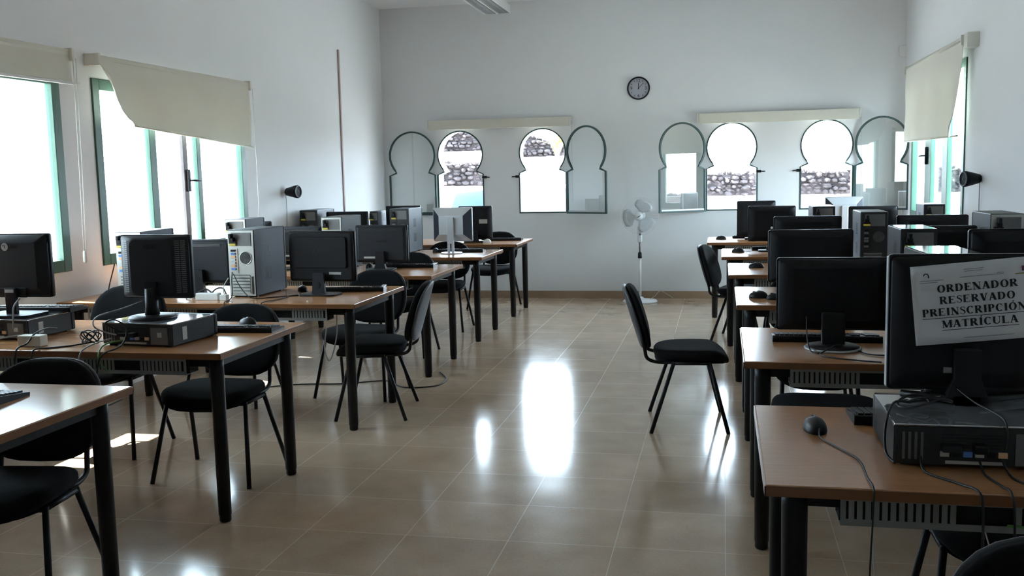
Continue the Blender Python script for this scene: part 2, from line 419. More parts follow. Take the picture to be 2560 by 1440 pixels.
# arched windows: thin rim in the wall, sash folded open against the wall
def offset_profile(P, d):
    out = []
    for i, p in enumerate(P):
        a = P[max(i - 1, 0)]; b = P[min(i + 1, len(P) - 1)]
        t = Vector((b[0] - a[0], b[1] - a[1]))
        if i == 0: t = Vector((0, 1))
        t.normalize(); out.append((p[0] - t.y * d, p[1] + t.x * d))
    out[0] = (P[0][0] - d, P[0][1] + d); out[-1] = (0.0, P[-1][1] - d)
    return out
def full(P): return [(x, z) for x, z in P] + [(-x, z) for x, z in P[-2::-1]]
def ring_mesh(outer, inner, y0, y1):
    mb = MB(); n = len(outer)
    V = [[mb.b.verts.new((p[0], y, p[1])) for p in R] for R in (outer, inner) for y in (y0, y1)]
    o0, o1, i0, i1 = V
    for k in range(n):
        j = (k + 1) % n
        for a, b in ((o0, o1), (o1, i1), (i1, i0), (i0, o0)):
            mb.b.faces.new((a[k], a[j], b[j], b[k]))
    return mb
def arch_window(n, cx, side, ang, trim):
    root = struct(bpy.data.objects.new('window_%d' % n, None)); COL.objects.link(root); root.location = (cx, YF, 0)
    O = full(AP); I = full(offset_profile(AP, .016))
    ring_mesh(O, I, -.006, .06).build('window_frame', 'dkgreen', root)
    # latch on the side away from the hinge
    lx = -side * (HW + .01)
    h = MB().box(lx - .028, lx + .028, -.035, 0, 1.445, 1.475, bev=.004)
    h.tube([(lx, -.03, 1.46), (lx - side * .07, -.04, 1.458)], .006); h.build('window_latch', 'darkmetal', root)
    # sash: local frame hinged at x=0, leaf extends to +x
    sash = bpy.data.objects.new('window_sash', None); COL.objects.link(sash); sash.parent = root
    sash.location = (side * (HW + .004), -.022, 0)
    base = 0 if side > 0 else PI
    sash.rotation_euler = (0, 0, base - side * math.radians(ang))
    P = arch_profile(hw=.296, z0=1.012, r=.292, za=1.738, xp=.212)
    sh = lambda R: [(x + .300, z) for x, z in R]
    th = -1 if side > 0 else 1
    a, b = sorted((0, th * .022))
    ring_mesh(sh(full(P)), sh(full(offset_profile(P, .020))), a, b).build('sash_frame', 'dkgreen', sash)
    g = MB(); G = sh(full(offset_profile(P, .016))); yy = th * .011
    vs = [g.b.verts.new((p[0], yy, p[1])) for p in G]
    g.b.faces.new(vs); bmesh.ops.triangulate(g.b, faces=g.b.faces[:])
    ex = bmesh.ops.extrude_face_region(g.b, geom=g.b.faces[:])
    for v in ex['geom']:
        if isinstance(v, bmesh.types.BMVert): v.co.y += .003
    g.build('glass', 'sashglass', sash)
    st = MB().box(.03, .57, min(yy, yy + th * .006), max(yy, yy + th * .006) + .003, 1.03, 1.05, bev=.001); st.build('sash_rail', trim, sash)
arch_window(4, WIN_F[0], -1, 1, 'dkgreen')
arch_window(5, WIN_F[1], 1, 31, 'silver')
arch_window(6, WIN_F[2], -1, 30, 'silver')
arch_window(7, WIN_F[3], 1, 27, 'silver')

# ------------------------------------------------------------ blinds
def blind_roll(name, label, x0, x1, z0, z1):
    t = thing(name, label, 'roller blind', ((x0 + x1) / 2, YF - .05, z0))
    w2 = (x1 - x0) / 2; hh = z1 - z0; r = hh / 2
    MB().lathe([(r * .9, -w2 + .01), (r * .9, w2 - .01)], (0, 0, r), 'x', 20).build('fabric_roll', 'blind', t)
    MB().box(-w2 + .01, w2 - .01, -.052, -.044, -.012, hh * .95, bev=.003).build('fabric', 'blind', t)
    for s in (-1, 1):
        MB().box(s * w2 - .008, s * w2 + .008, -.05, .05, .005, hh, bev=.004).build('bracket', 'cream', t)
    MB().tube([(w2 + .012, -.02, r), (w2 + .016, -.02, -.45), (w2 + .02, -.025, -.9)], .0022, n=5).build('bead_cord', 'whitecable', t)
    return t
blind_roll('roller_blind', 'rolled-up cream roller blind above the left pair of arched windows', -3.46, -1.735, 2.045, 2.15)
blind_roll('roller_blind', 'rolled-up cream roller blind above the right pair of arched windows', -.27, 1.485, 2.02, 2.13)

def hanging_blind(label, X, s, y0, y1, ztop, outline, wr=.006):
    """outline: bottom edge as list of (y, z) from y0 side to y1 side"""
    t = thing('roller_blind', label, 'roller blind', (X, (y0 + y1) / 2, ztop)); oy = (y0 + y1) / 2
    MB().lathe([(.032, y0 - oy), (.032, y1 - oy)], (-s * .03, 0, -.03), 'y', 16).build('roller', 'blind', t)
    for yy in (y0, y1):
        MB().box(-abs(.09) if s > 0 else -.02, .02 if s > 0 else .09, yy - oy - .012, yy - oy + .012, -.07, .01, bev=.004).build('bracket', 'cream', t)
    NU, NV = 90, 30; rows = []
    def bot(y):
        for (ya, za), (yb, zb) in zip(outline, outline[1:]):
            if ya <= y <= yb: return za + (zb - za) * (y - ya) / max(yb - ya, 1e-6)
        return outline[-1][1] if y > outline[-1][0] else outline[0][1]
    for j in range(NV + 1):
        r = []
        for i in range(NU + 1):
            y = y0 + (y1 - y0) * i / NU; f = j / NV; zb = bot(y); z = ztop + (zb - ztop) * f
            yl = y
            wave = wr * f * (math.sin(y * 5 + z * 9) + .6 * math.sin(y * 11 - z * 14))
            curl = .0
            if len(outline) > 3: curl = .09 * max(0, 1 - (y - y0) / .42) * f * f
            r.append((s * (wave + curl), yl - oy, z - ztop))
        rows.append(r)
    mb = MB(); mb.rings(rows, cap=False, closed=False)
    o = mb.build('fabric', 'blind', t, smooth=True)
    md = o.modifiers.new('thickness', 'SOLIDIFY'); md.thickness = .0012
    return t, oy
b1, oy = hanging_blind('cream roller blind over the nearest left window, cut by the picture edge', -3.97, 1, 3.30, 5.55, 2.325, [(3.30, 2.125), (5.55, 2.125)], .003)
MB().box(-.008, .008, 3.28 - oy, 5.62 - oy, -.215, -.198, bev=.003).build('hem_bar', 'whiteplastic', b1)
MB().tube([(.02, 5.572 - oy, -.05), (.02, 5.56 - oy, -.7), (.02, 5.535 - oy, -1.27)], .002, n=5).build('bead_cord', 'whitecable', b1)
MB().tube([(.02, 5.545 - oy, -.05), (.02, 5.53 - oy, -.7), (.02, 5.515 - oy, -1.27)], .002, n=5).build('bead_cord', 'whitecable', b1)
MB().lathe([(.006, 0), (.012, .01), (.011, .07), (.004, .085)], (.02, 5.522 - oy, -1.33), 'z', 10).build('cord_weight', 'cream', b1)
b2, oy = hanging_blind('cream roller blind hanging crooked with a torn curled corner over the left window', -3.97, 1, 5.82, 7.93, 2.325,
    [(5.82, 2.20), (5.85, 2.135), (5.90, 2.10), (5.94, 2.02), (5.99, 1.965), (6.07, 1.925), (6.16, 1.905), (6.19, 1.882), (7.93, 1.775)])
MB().tube([(0, 6.19 - oy, 1.882 - 2.325), (.012, 7.0 - oy, 1.83 - 2.325), (0, 7.95 - oy, 1.772 - 2.325)], .006, n=8).build('hem_bar', 'blind', b2)
MB().tube([(.02, 7.955 - oy, -.05), (.02, 7.96 - oy, -.8), (.02, 7.955 - oy, -1.4)], .002, n=5).build('bead_cord', 'whitecable', b2)
b3, oy = hanging_blind('half-lowered cream roller blind over the right-hand window', 1.87, -1, 8.55, 11.06, 2.50,
    [(8.55, 1.80), (8.66, 1.728), (8.72, 1.715), (11.06, 1.735)])
MB().tube([(0, 8.67 - oy, 1.722 - 2.5), (0, 11.06 - oy, 1.735 - 2.5)], .008, n=8).build('hem_bar', 'blind', b3)
MB().box(.0, .09, 8.42 - oy, 8.55 - oy, -.10, .015, bev=.006).build('end_cap', 'cream', b3)

# ------------------------------------------------------------ desks
LROW = ['nearest left desk', 'second left desk', 'third left desk', 'fourth left desk', 'fifth left desk', 'farthest left desk']
RROW = ['nearest right desk', 'second right desk', 'third right desk', 'fourth right desk', 'fifth right desk', 'farthest right desk']
ZT = .77
def make_desk(label, x0, x1, y0, y1, side):
    t = thing('desk', label, 'desk', ((x0 + x1) / 2, (y0 + y1) / 2, 0))
    hx, hy = (x1 - x0) / 2, (y1 - y0) / 2
    MB().box(-hx + .002, hx - .002, -hy + .002, hy - .002, ZT - .028, ZT, 'wood', bev=.004).build('tabletop', None, t)
    e = MB()
    for a in ((-hx, hx, -hy, -hy + .003), (-hx, hx, hy - .003, hy), (-hx, -hx + .003, -hy, hy), (hx - .003, hx, -hy, hy)):
        e.box(*a, ZT - .027, ZT - .003)
    e.build('edge_band', 'edge', t)
    lx, ly = hx - .075, hy - .10
    f = MB()
    for s in (-1, 1):
        f.box(-lx, lx, s * ly - .012, s * ly + .012, ZT - .075, ZT - .029)
        f.box(s * lx - .012, s * lx + .012, -ly, ly, ZT - .075, ZT - .029)
    f.build('frame', 'darkmetal', t)
    for sx in (-1, 1):
        for sy in (-1, 1):
            lg = MB(); lg.lathe([(.022, 0), (.026, .006), (.026, .03), (.0285, .032), (.031, ZT - .08), (.031, ZT - .03)], (sx * lx, sy * ly, 0), 'z', 16)
            lg.build('leg', 'darkmetal', t)
    # perforated cable tray under the front edge
    tr = MB(); ya = -hy + .055; xa, xb = -lx + .10, lx - .12
    za, zb = ZT - .105, ZT - .035
    tr.box(xa, xb, ya, ya + .002, zb - .012, zb, 'tray'); tr.box(xa, xb, ya, ya + .002, za, za + .014, 'tray')
    tr.box(xa, xb, ya, ya + .10, za - .002, za, 'tray'); tr.box(xa, xb, ya + .10, ya + .102, za, zb, 'tray')
    x = xa; k = 0
    tr.box(xa, xb, ya + .03, ya + .031, za, zb, 'traydark')
    while x < xb - .02:
        if k % 24 in (14, 15, 16, 17): x += .03; k += 1; continue
        tr.box(x, x + .0125, ya, ya + .002, za + .014, zb - .012, 'tray'); x += .0185; k += 1
    tr.box(xb - .012, xb, ya, ya + .002, za + .014, zb - .012, 'tray')
    tr.build('cable_tray', None, t)
    return t
LD = [(2.25, 3.115), (3.745, 4.63), (5.31, 6.22), (6.85, 7.76), (8.40, 9.28), (9.94, 10.81)]
RD = [(2.28, 3.08, .098), (3.78, 4.61, .082), (5.37, 6.22, .078), (6.92, 7.78, .046), (8.35, 9.20, -.002), (9.99, 10.84, -.145)]
for i, (a, b) in enumerate(LD):
    make_desk(['beech-topped desk cut by the lower left picture edge', 'beech desk in the second left row carrying two flat computers', 'third beech desk in the left row, big tower computer on it', 'fourth beech desk in the left row, behind the sideways chair', 'fifth beech desk in the left row, under the silver monitor', 'last beech desk in the left row, nearest the arched windows'][i], -4.02, -2.07, a, b, 'L')
for i, (a, b, x) in enumerate(RD):
    make_desk(['beech desk in the lower right corner under the paper sign', 'second beech desk in the right row, behind the paper sign', 'third beech desk in the right row with a mouse near its edge', 'fourth beech desk in the right row, narrow strip with one mouse', 'fifth beech desk in the right row, beside the upright side chair', 'last beech desk in the right row, nearest the arched windows'][i], x, 1.90, a, b, 'R')

# ------------------------------------------------------------ chairs (front towards -Y)
def cushion(w, d, h, n=28, pw=3.2, fn=None):
    """rounded pad: superellipse outline, domed; returns rings along z"""
    rings = []
    prof = [(.90, 0), (.97, .12), (1.0, .35), (1.0, .6), (.96, .82), (.86, .95), (.6, 1.0), (.25, 1.03)]
    for s, t in prof:
        ring = []
        for k in range(n):
            a = 2 * PI * k / n; c, q = math.cos(a), math.sin(a)
            x = math.copysign(abs(c) ** (2 / pw), c) * w / 2 * s; y = math.copysign(abs(q) ** (2 / pw), q) * d / 2 * s
            ring.append((x, y, h * t))
        rings.append(ring)
    if fn: rings = [[fn(p) for p in r] for r in rings]
    return rings
def make_chair(label):
    t = thing('office_chair', label, 'chair')
    t['group'] = 'black visitor chairs'
    # seat: slight waterfall front edge
    def fs(p):
        x, y, z = p; dz = -.05 * max(0, (-y - .10) / .12) ** 2 * 1.0 - .012 * (1 - (2 * x / .46) ** 2) * (z / .065)
        return (x * (1 - .05 * (y / .21)), y - .02, .412 + z + dz)
    MB().rings(cushion(.465, .435, .065, fn=fs)).build('seat', 'fabric', t)
    sh = [[(p[0] * .97, p[1] * .97, p[2] - .004) for p in r] for r in cushion(.465, .435, .022, fn=lambda p: (p[0], p[1] - .02, .398 + p[2] * .8 - .03 * max(0, (-p[1] - .10) / .12) ** 2 * .6))[:3]]
    MB().rings(sh).build('seat_shell', 'black', t)
    # backrest
    lean = math.radians(17)
    def fb(p, off=0):
        x, y, z = p  # x width, y height, z thickness forward
        v = y + .165
        bend = .035 * (x / .23) ** 2
        yy = .255 + v * .32 - z - bend * .8 + off
        zz = .470 + v * 1.08
        w2 = 1 - .10 * max(0, (v - .12) / .21) ** 2
        return (x * w2, yy, zz)
    MB().rings(cushion(.455, .345, .045, pw=2.9, fn=fb)).build('backrest', 'fabric', t)
    MB().rings(cushion(.450, .340, -.022, pw=2.9, fn=lambda p: fb(p, .002))).build('backrest_shell', 'shell', t)
    # legs
    for sx in (-1, 1):
        MB().tube([(sx * .212, -.115, .405), (sx * .262, -.218, .0)], .0115, n=10).build('leg', 'darkmetal', t)
        MB().tube([(sx * .212, .085, .405), (sx * .262, .218, .0)], .0115, n=10).build('leg', 'darkmetal', t)
    fr = MB()
    for sx in (-1, 1):
        fr.tube([(sx * .212, -.125, .398), (sx * .212, .095, .398)], .011)
    fr.tube([(-.212, -.115, .395), (.212, -.115, .395)], .010); fr.tube([(-.212, .085, .395), (.212, .085, .395)], .010)
    fr.build('seat_frame', 'darkmetal', t)
    for sx in (-1, 1):
        MB().tube([(sx * .172, .05, .398), (sx * .172, .17, .398), (sx * .172, .235, .42), (sx * .170, .250, .475), (sx * .168, .262, .53)], .0105, smooth=4, n=8).build('back_tube', 'darkmetal', t)
    return t
CH = [
 ((-.2, 5.83), 95, 'black chair standing alone in the aisle, facing the right row'),
 ((-2.48, 2.93), 7, 'black chair behind the nearest left desk, cut by the picture edge'),
 ((-2.515, 4.50), 0, 'black chair tucked under the second left desk at its aisle end'),
 ((-3.40, 4.86), 3, 'black chair under the second left desk, beside the window wall'),
 ((-2.16, 5.88), -80.5, 'black chair turned sideways at the end of the third left desk, grey back to aisle'),
 ((-2.44, 6.36), -5, 'black chair behind the third left desk, just beyond the sideways chair'),
 ((-2.655, 7.87), 0, 'black chair behind the fourth left desk, at its aisle end'),
 ((-2.68, 9.20), 0, 'black chair behind the fifth left desk, below the silver monitor'),
 ((-2.52, 10.77), 0, 'black chair behind the last left desk, rounded back beside the keyboard'),
 ((.17, 8.80), 78, 'black chair turned sideways at the aisle end of the fifth right desk'),
 ((.35, 10.88), 0, 'black chair behind the last right desk, under the arched windows'),
 ((.45, 4.47), 0, 'black chair pushed under the second right desk at its aisle end'),
 ((1.075, 4.47), 0, 'black chair under the second right desk, deeper in than its neighbour'),
 ((.84, 3.04), 0, 'black chair under the nearest right desk, seat edge below the cable tray'),
 ((.60, 1.49), 0, 'black chair whose backrest top shows in the lower right corner'),
 ((.50, 6.08), 0, 'black chair pushed in behind the third right desk at its aisle end'),
 ((.55, 7.62), 0, 'black chair pushed in behind the fourth right desk at its aisle end'),
 ((-3.25, 6.05), 0, 'black chair behind the third left desk near the window wall'),
]
ch0 = make_chair(CH[0][2]); ch0.location = (*CH[0][0], 0); ch0.rotation_euler = (0, 0, math.radians(CH[0][1]))
for (x, y), rz, lb in CH[1:]:
    c_ = dup(ch0, (x, y, 0), rz, lb, 'black visitor chairs')
    if 'beside the window wall' in lb: c_.scale = (1.03, 1, 1.07)

# ------------------------------------------------------------ monitors (back faces -Y, screen faces +Y)
def loft(mb, a, b, m=None):
    mb.rings([a, b], m)
def rr(w, h, y, cz, cx=0.0, r=.012, n=3):
    pts = []
    for sx, sz, a0 in ((1, 1, 0), (-1, 1, 90), (-1, -1, 180), (1, -1, 270)):
        for k in range(n + 1):
            a = math.radians(a0 + 90 * k / n)
            pts.append((cx + sx * (w / 2 - r) + r * math.cos(a), y, cz + sz * (h / 2 - r) + r * math.sin(a)))
    return pts
def monitor(label, x, y, z, w, h, zc, rz=0, style='plain', stand='foot', logo=None, tilt=0.0, group=None, body='black', name='monitor', neckx=0.0):
    """x,y,z base centre; zc height of panel bottom above base"""
    t = thing(name, label, 'monitor', (x, y, z), rz, group)
    cz = zc + h / 2
    silver = style == 'silver'
    hm = 'silver' if silver else body
    mb = MB()
    mb.rings([rr(w, h, .028, cz), rr(w, h, .004, cz)])
    hs = mb.build('bezel', 'silver' if silver else 'black', t)
    MB().box(-w / 2 + .014, w / 2 - .014, .0285, .0295, cz - h / 2 + .016, cz + h / 2 - .014).build('screen', 'screen', t)
    bk = MB()
    if style == 'bulge':
        bk.rings([rr(w * .985, h * .985, .005, cz), rr(w * .96, h * .97, -.004, cz), rr(w * .66, h * .93, -.03, cz, r=.03), rr(w * .60, h * .86, -.036, cz, r=.03)])
        hb = bk.build('back_housing', 'charcoal', t)
        for s in (-1, 1):
            v = MB()
            for k in range(26):
                zz = cz - h * .40 + k * h * .8 / 25
                for q in range(2):
                    a = s * (w * (.345 + .06 * q)); b = s * (w * (.395 + .06 * q))
                    ya = -.0275 + .0105 * (q * .06 + 0) / .05; yb = -.0275 + .0105 * (q * .06 + .05) / .05
                    v.quad([(a, ya - .004, zz), (b, yb - .004, zz), (b, yb - .004, zz + h * .017), (a, ya - .004, zz + h * .017)])
            v.build('vent', 'psu', hb)
    elif style == 'silver':
        bk.rings([rr(w * .98, h * .98, .005, cz), rr(w * .97, h * .97, -.004, cz)], 'blueblack')
        A = rr(w * .97, h * .97, -.005, cz, r=.004); B = rr(w * .62, h * .56, -.055, cz - h * .01, r=.004)
        n = len(A)
        V = [[bk.b.verts.new(p) for p in R] for R in (A, B)]; fs = []
        for i in range(n):
            f = bk.b.faces.new((V[0][i], V[0][(i + 1) % n], V[1][(i + 1) % n], V[1][i]))
            mx = (A[i][0] + A[(i + 1) % n][0]) / 2; mz = (A[i][2] + A[(i + 1) % n][2]) / 2 - cz
            side = abs(mx) / (w / 2) > .9 and abs(mz) / (h / 2) < .9
            f.material_index = bk._mi('blueblack' if side else 'silver')
        f = bk.b.faces.new(V[1]); f.material_index = bk._mi('silver')
        bk.build('back_housing', None, t)
    elif style == 'slot':
        bk.rings([rr(w * .98, h * .98, .005, cz), rr(w * .96, h * .95, -.012, cz), rr(w * .86, h * .84, -.022, cz)])
        hb = bk.build('back_housing', 'charcoal', t)
        MB().box(-w * .34, w * .34, -.024, -.0195, cz + h * .34, cz + h * .40).build('vent_slot', 'logodark', hb)
        MB().box(-w * .33, -w * .06, -.0265, -.0215, cz - h * .39, cz - h * .34).build('sticker', 'label', hb)
    elif style == 'framed':
        bk.rings([rr(w * .98, h * .98, .005, cz), rr(w * .97, h * .96, -.010, cz), rr(w * .90, h * .90, -.014, cz)])
        hb = bk.build('back_housing', 'blackmat', t)
        c = MB(); c.rings([rr(w * .80, h * .62, -.013, cz + h * .08), rr(w * .78, h * .60, -.026, cz + h * .08)]); c.build('raised_panel', 'blackmat', hb)
        MB().box(w * .12, w * .30, -.0155, -.0125, cz - h * .36, cz - h * .31).build('sticker', 'label', hb)
    else:
        bk.rings([rr(w * .98, h * .98, .005, cz), rr(w * .95, h * .94, -.008, cz), rr(w * .70, h * .72, -.026, cz)])
        hb = bk.build('back_housing', body if body != 'black' else 'blackmat', t)
    # stand
    yb = -.026 if style in ('slot', 'framed', 'plain') else -.036
    if silver:
        MB().box(-.03, .03, -.085, -.055, zc - .015, cz + h * .22, bev=.004).build('stand_arm', 'silver', t)
        a = MB()
        for s in (-1, 1): a.box(s * .02 - .012, s * .02 + .012, -.08, -.062, .01, zc + .02, bev=.003)
        a.build('stand_neck', 'silver', t)
        MB().rings([[(.10 * math.cos(k * PI / 12), -.05 + .09 * math.sin(k * PI / 12), zz) for k in range(24)] for zz in (0, .012)]).build('stand_base', 'silver', t)
    elif stand == 'oval_hole':
        nk = MB(); nk.prism([(-.045, .012), (.045, .012), (.036, zc + .06), (-.036, zc + .06)], -.062, -.045, 'y'); no = nk.build('stand_neck', 'charcoal', t)
        MB().lathe([(.016, 0), (.016, .002)], (0, 0, 0), 'y', 20).build('cable_hole', 'logodark', no)
        no.children[0].location = (0, -.0645, zc * .55 + .02); no.children[0].scale = (.9, 1, 1.3)
        MB().box(-.012, .012, -.05, -.02, zc + .01, zc + .05).build('hinge', 'black', t)
        MB().rings([rr2(.24, .17, zz, .04) for zz in (0, .010)]).build('stand_base', 'black', t)
    elif stand == 'vfoot':
        MB().prism([(-.05, .02), (.05, .02), (.032, .07), (.032, zc + .12), (-.032, zc + .12), (-.032, .07)], -.075, -.04, 'y').build('stand_neck', 'black', t)
        v = MB()
        for s in (-1, 1):
            v.tube([(0, -.06, .012), (s * .06, -.045, .012), (s * .15, .0, .012)], [.014, .012, .010], n=8)
            v.box(-.03, .03, -.08, -.03, 0, .022)
        v.build('stand_base', 'black', t)
    elif stand == 'lgfoot':
        nk = MB().box(-.028, .028, -.055, -.03, .012, zc + .05, bev=.004).build('stand_neck', 'black', t)
        MB().box(-.075, .075, -.034, -.022, zc + .002, zc + .05, bev=.004).build('hinge', 'black', t)
        MB().box(-.024, .024, -.0575, -.055, zc + .028, zc + .044, bev=.001).build('trim', 'silver', nk)
        MB().rings([rr2(.26, .19, zz, .03) for zz in (0, .014)]).build('stand_base', 'blackmat', t)
    elif stand == 'round':
        MB().lathe([(.035, .01), (.030, .05), (.028, zc + .05)], (0, -.045, 0), 'z', 16).build('stand_neck', 'black', t)
        MB().lathe([(.105, 0), (.108, .006), (.10, .014), (.03, .02)], (0, -.045, 0), 'z', 28).build('stand_base', 'black', t)
        MB().box(-.03, .03, -.05, -.02, zc, zc + .08).build('hinge', 'black', t)
    elif stand == 'ring':
        MB().box(-.045, .045, -.07, -.035, .01, zc + .08, bev=.008).build('stand_neck', 'black', t)
        MB().lathe([(.11, 0), (.112, .005), (.108, .009)], (0, -.045, 0), 'z', 30).build('trim_ring', 'silver', t)
        MB().lathe([(.104, 0), (.104, .014), (.05, .022)], (0, -.045, 0), 'z', 30).build('stand_base', 'black', t)
    else:
        MB().prism([(-.05, .008), (.05, .008), (.036, .05), (.034, zc + .09), (-.034, zc + .09), (-.036, .05)], -.062, -.03, 'y').build('stand_neck', 'black', t)
        MB().rings([rr2(.23, .16, zz, .05) for zz in (0, .014)]).build('stand_base', 'black', t)
    if logo:
        s, sz, m, lz, wd = logo
        yy = {'bulge': -.0368, 'slot': -.0228, 'framed': -.0268, 'plain': -.0268}.get(style, -.03)
        text('logo_text', s, sz, m, t, face_y(0, yy, cz + lz), wd)
    return t
def rr2(w, d, z, r, n=5):
    pts = []
    for sx, sy, a0 in ((1, 1, 0), (-1, 1, 90), (-1, -1, 180), (1, -1, 270)):
        for k in range(n + 1):
            a = math.radians(a0 + 90 * k / n)
            pts.append((sx * (w / 2 - r) + r * math.cos(a), -.03 + sy * (d / 2 - r) + r * math.sin(a), z))
    return pts

# ------------------------------------------------------------ computers
def psu_and_plug(t, w, h, z1, light, y=-.001):
    pw = w * .78
    MB().box(-pw / 2 + w * .06, pw / 2, y - .003, y, z1 - .10, z1 - .018).build('power_supply', 'psu', t)
    pl = MB(); px = -w * .27
    pl.box(px - .016, px + .016, y - .03, y - .002, z1 - .072, z1 - .045, bev=.004)
    pl.box(px - .009, px + .009, y - .045, y - .01, z1 - .05, z1 - .022, bev=.003)
    pl.box(px - .024, px + .024, y - .012, y - .002, z1 - .086, z1 - .07)
    p = pl.build('power_plug', 'black', t)
    MB().box(px - .022, px + .022, y - .014, y - .004, z1 - .098, z1 - .084, bev=.002).build('plug_label', 'yellow', p)
def tower(label, x, y, w=.175, d=.44, h=.42, rz=0, rear='steel', side='black', top=None, group=None):
    """x,y = centre of rear lower edge; body extends to +Y"""
    t = thing('tower_computer', label, 'computer', (x, y + .0, ZT), rz, group)
    b = MB(); b.box(-w / 2, w / 2, .004, d - .03, .006, h, bev=.004)
    cs = b.build('case', side, t)
    for s in (-1, 1):
        for z0 in (.10, .24):
          v = MB()
          for r_ in range(7):
            for c_ in range(5):
                    v.box(s * (w / 2 + .0002) - .0006, s * (w / 2 + .0002) + .0006, .14 + c_ * .018, .150 + c_ * .018, z0 + r_ * .012, z0 + .006 + r_ * .012)
          v.build('side_vent', 'logodark', cs)
    MB().box(-w / 2, w / 2, d - .03, d, .006, h, bev=.01).build('front_panel', 'black', t)
    if top: MB().box(-w / 2 + .003, w / 2 - .003, .008, d - .034, h, h + .002).build('lid', top, t)
    MB().box(-w / 2 + .004, w / 2 - .004, 0, .004, .01, h - .004).build('rear_panel', rear, t)
    psu_and_plug(t, w, h, h, True)
    io = MB()
    io.box(-w * .40, -w * .12, -.004, 0, h - .265, h - .115, 'steel' if rear == 'steel' else 'steeldark')
    for k, mm in enumerate(('black', 'blueport', 'peach', 'steel', 'steel', 'peach', 'blueport') if rear == 'steel' else ('black', 'psu', 'black', 'psu', 'psu', 'black', 'psu')):
        io.box(-w * .36, -w * .20, -.011, -.003, h - .135 - k * .019, h - .122 - k * .019, mm)
    io.build('socket_panel', None, t)
    fn = MB()
    fn.lathe([(.042, -.001), (.042, -.003), (.037, -.003), (.037, -.001)], (w * .17, 0, h - .175), 'y', 24, 'steel' if rear == 'steel' else 'steeldark', hole=True)
    for k in range(6): 
        r0 = .006 + k * .006
        fn.lathe([(r0 + .0018, -.0005), (r0 + .0018, -.0022), (r0, -.0022), (r0, -.0005)], (w * .17, 0, h - .175), 'y', 20, 'psu', hole=True)
    fn.lathe([(.036, -.0004), (.036, -.0006)], (w * .17, 0, h - .175), 'y', 20, 'steeldark')
    fn.build('fan_grille', None, t)
    sl = MB()
    for k in range(7):
        z0 = .025 + k * .020
        if z0 + .014 > h - .27: break
        sl.box(-w * .36, w * .30, -.004, 0, z0, z0 + .012, 'steel' if rear == 'steel' else 'psu')
        sl.box(-w * .36, w * .30, -.0012, 0, z0 + .012, z0 + .016, 'steeldark')
    sl.box(w * .36, w * .42, -.003, 0, .02, h - .29, 'steeldark')
    sl.build('slot_covers', None, t)
    ft = MB()
    for sx in (-1, 1):
        for yy in (.05, d - .06): ft.box(sx * w * .35 - .012, sx * w * .35 + .012, yy - .012, yy + .012, 0, .007)
    ft.build('feet', 'black', t)
    return t
def flat_pc(label, x, y, w, d, h, rz, sticker=True):
    """x,y centre; rear panel at -Y"""
    t = thing('desktop_computer', label, 'computer', (x, y, ZT), rz)
    MB().box(-w / 2, w / 2, -d / 2 + .006, d / 2 - .03, .006, h - .004, bev=.003).build('case', 'black', t)
    MB().box(-w / 2, w / 2, -d / 2, d / 2 - .03, h - .005, h, bev=.002).build('lid', 'casetop', t)
    MB().box(-w / 2, w / 2, d / 2 - .03, d / 2, .004, h, bev=.008).build('front_panel', 'black', t)
    r = MB(); yb = -d / 2
    r.box(-w / 2 + .003, w / 2 - .003, yb + .002, yb + .006, .008, h - .007, 'steeldark')
    for k in range(5): r.box(-w * .22, w * .12, yb, yb + .002, h - .026 - k * .008, h - .022 - k * .008, 'traydark')
    for k in range(4): r.box(-w * .45 + k * .014, -w * .45 + k * .014 + .006, yb, yb + .002, .02, h - .02, 'psu')
    for k, mm in enumerate(('steel', 'black', 'blueport', 'steel', 'black', 'peach')): r.box(-w * .23 + k * .026, -w * .23 + k * .026 + .02, yb - .005, yb + .002, .03, .043, mm)
    r.box(w * .20, w * .44, yb - .001, yb + .002, .012, h - .018, 'psu')
    r.box(w * .30, w * .36, yb - .003, yb, h * .42, h * .62, 'steel')
    r.box(-w * .2, w * .14, yb - .003, yb, .012, .02, 'steel')
    r.build('rear_panel', None, t)
    pl = MB().box(-w * .05, w * .03, yb - .035, yb, .045, .066, bev=.004).build('cable_plug', 'black', t)
    MB().box(-w * .23, -w * .12, yb - .03, yb, .046, .062, bev=.003).build('cable_plug', 'charcoal', t)
    if sticker: MB().box(w / 2, w / 2 + .0008, -d * .28, -d * .28 + .032, h * .22, h * .78).build('sticker', 'label', t)
    ft = MB()
    for sx in (-1, 1):
        for sy in (-1, 1): ft.box(sx * w * .42 - .012, sx * w * .42 + .012, sy * d * .40 - .012, sy * d * .40 + .012, 0, .007)
    ft.build('feet', 'black', t)
    return t
def keyboard(label, x, y, rz, z=ZT, end='black', first=[None]):
    t = thing('keyboard', label, 'keyboard', (x, y, z), rz, 'computer keyboards')
    # local: user side is +Y; rear edge (-Y) is higher
    b = MB()
    b.rings([[(xx, -.075, 0), (xx, .075, 0), (xx, .077, .012), (xx, -.070, .027), (xx, -.077, .024)] for xx in (-.22, -.214, .214, .22)])
    b.build('body', 'black', t)
    k = MB()
    for r_ in range(6):
        yy = -.058 + r_ * .0205 + (0 if r_ else -.006); zz = .0265 - (yy + .07) * .105
        xx = -.208
        while xx < .195:
            wd = .016 if not (r_ == 5 and -.12 < xx < .0) else .10
            if abs(xx - .075) > .006 and abs(xx - .135) > .004: k.box(xx, xx + wd, yy, yy + .016, zz - .003, zz + .006)
            xx += wd + .003
    k.build('keys', 'keys', t)
    if end != 'black': MB().box(.196, .221, -.07, .07, .020, .0285, bev=.002).build('end_trim', end, t)
    return t
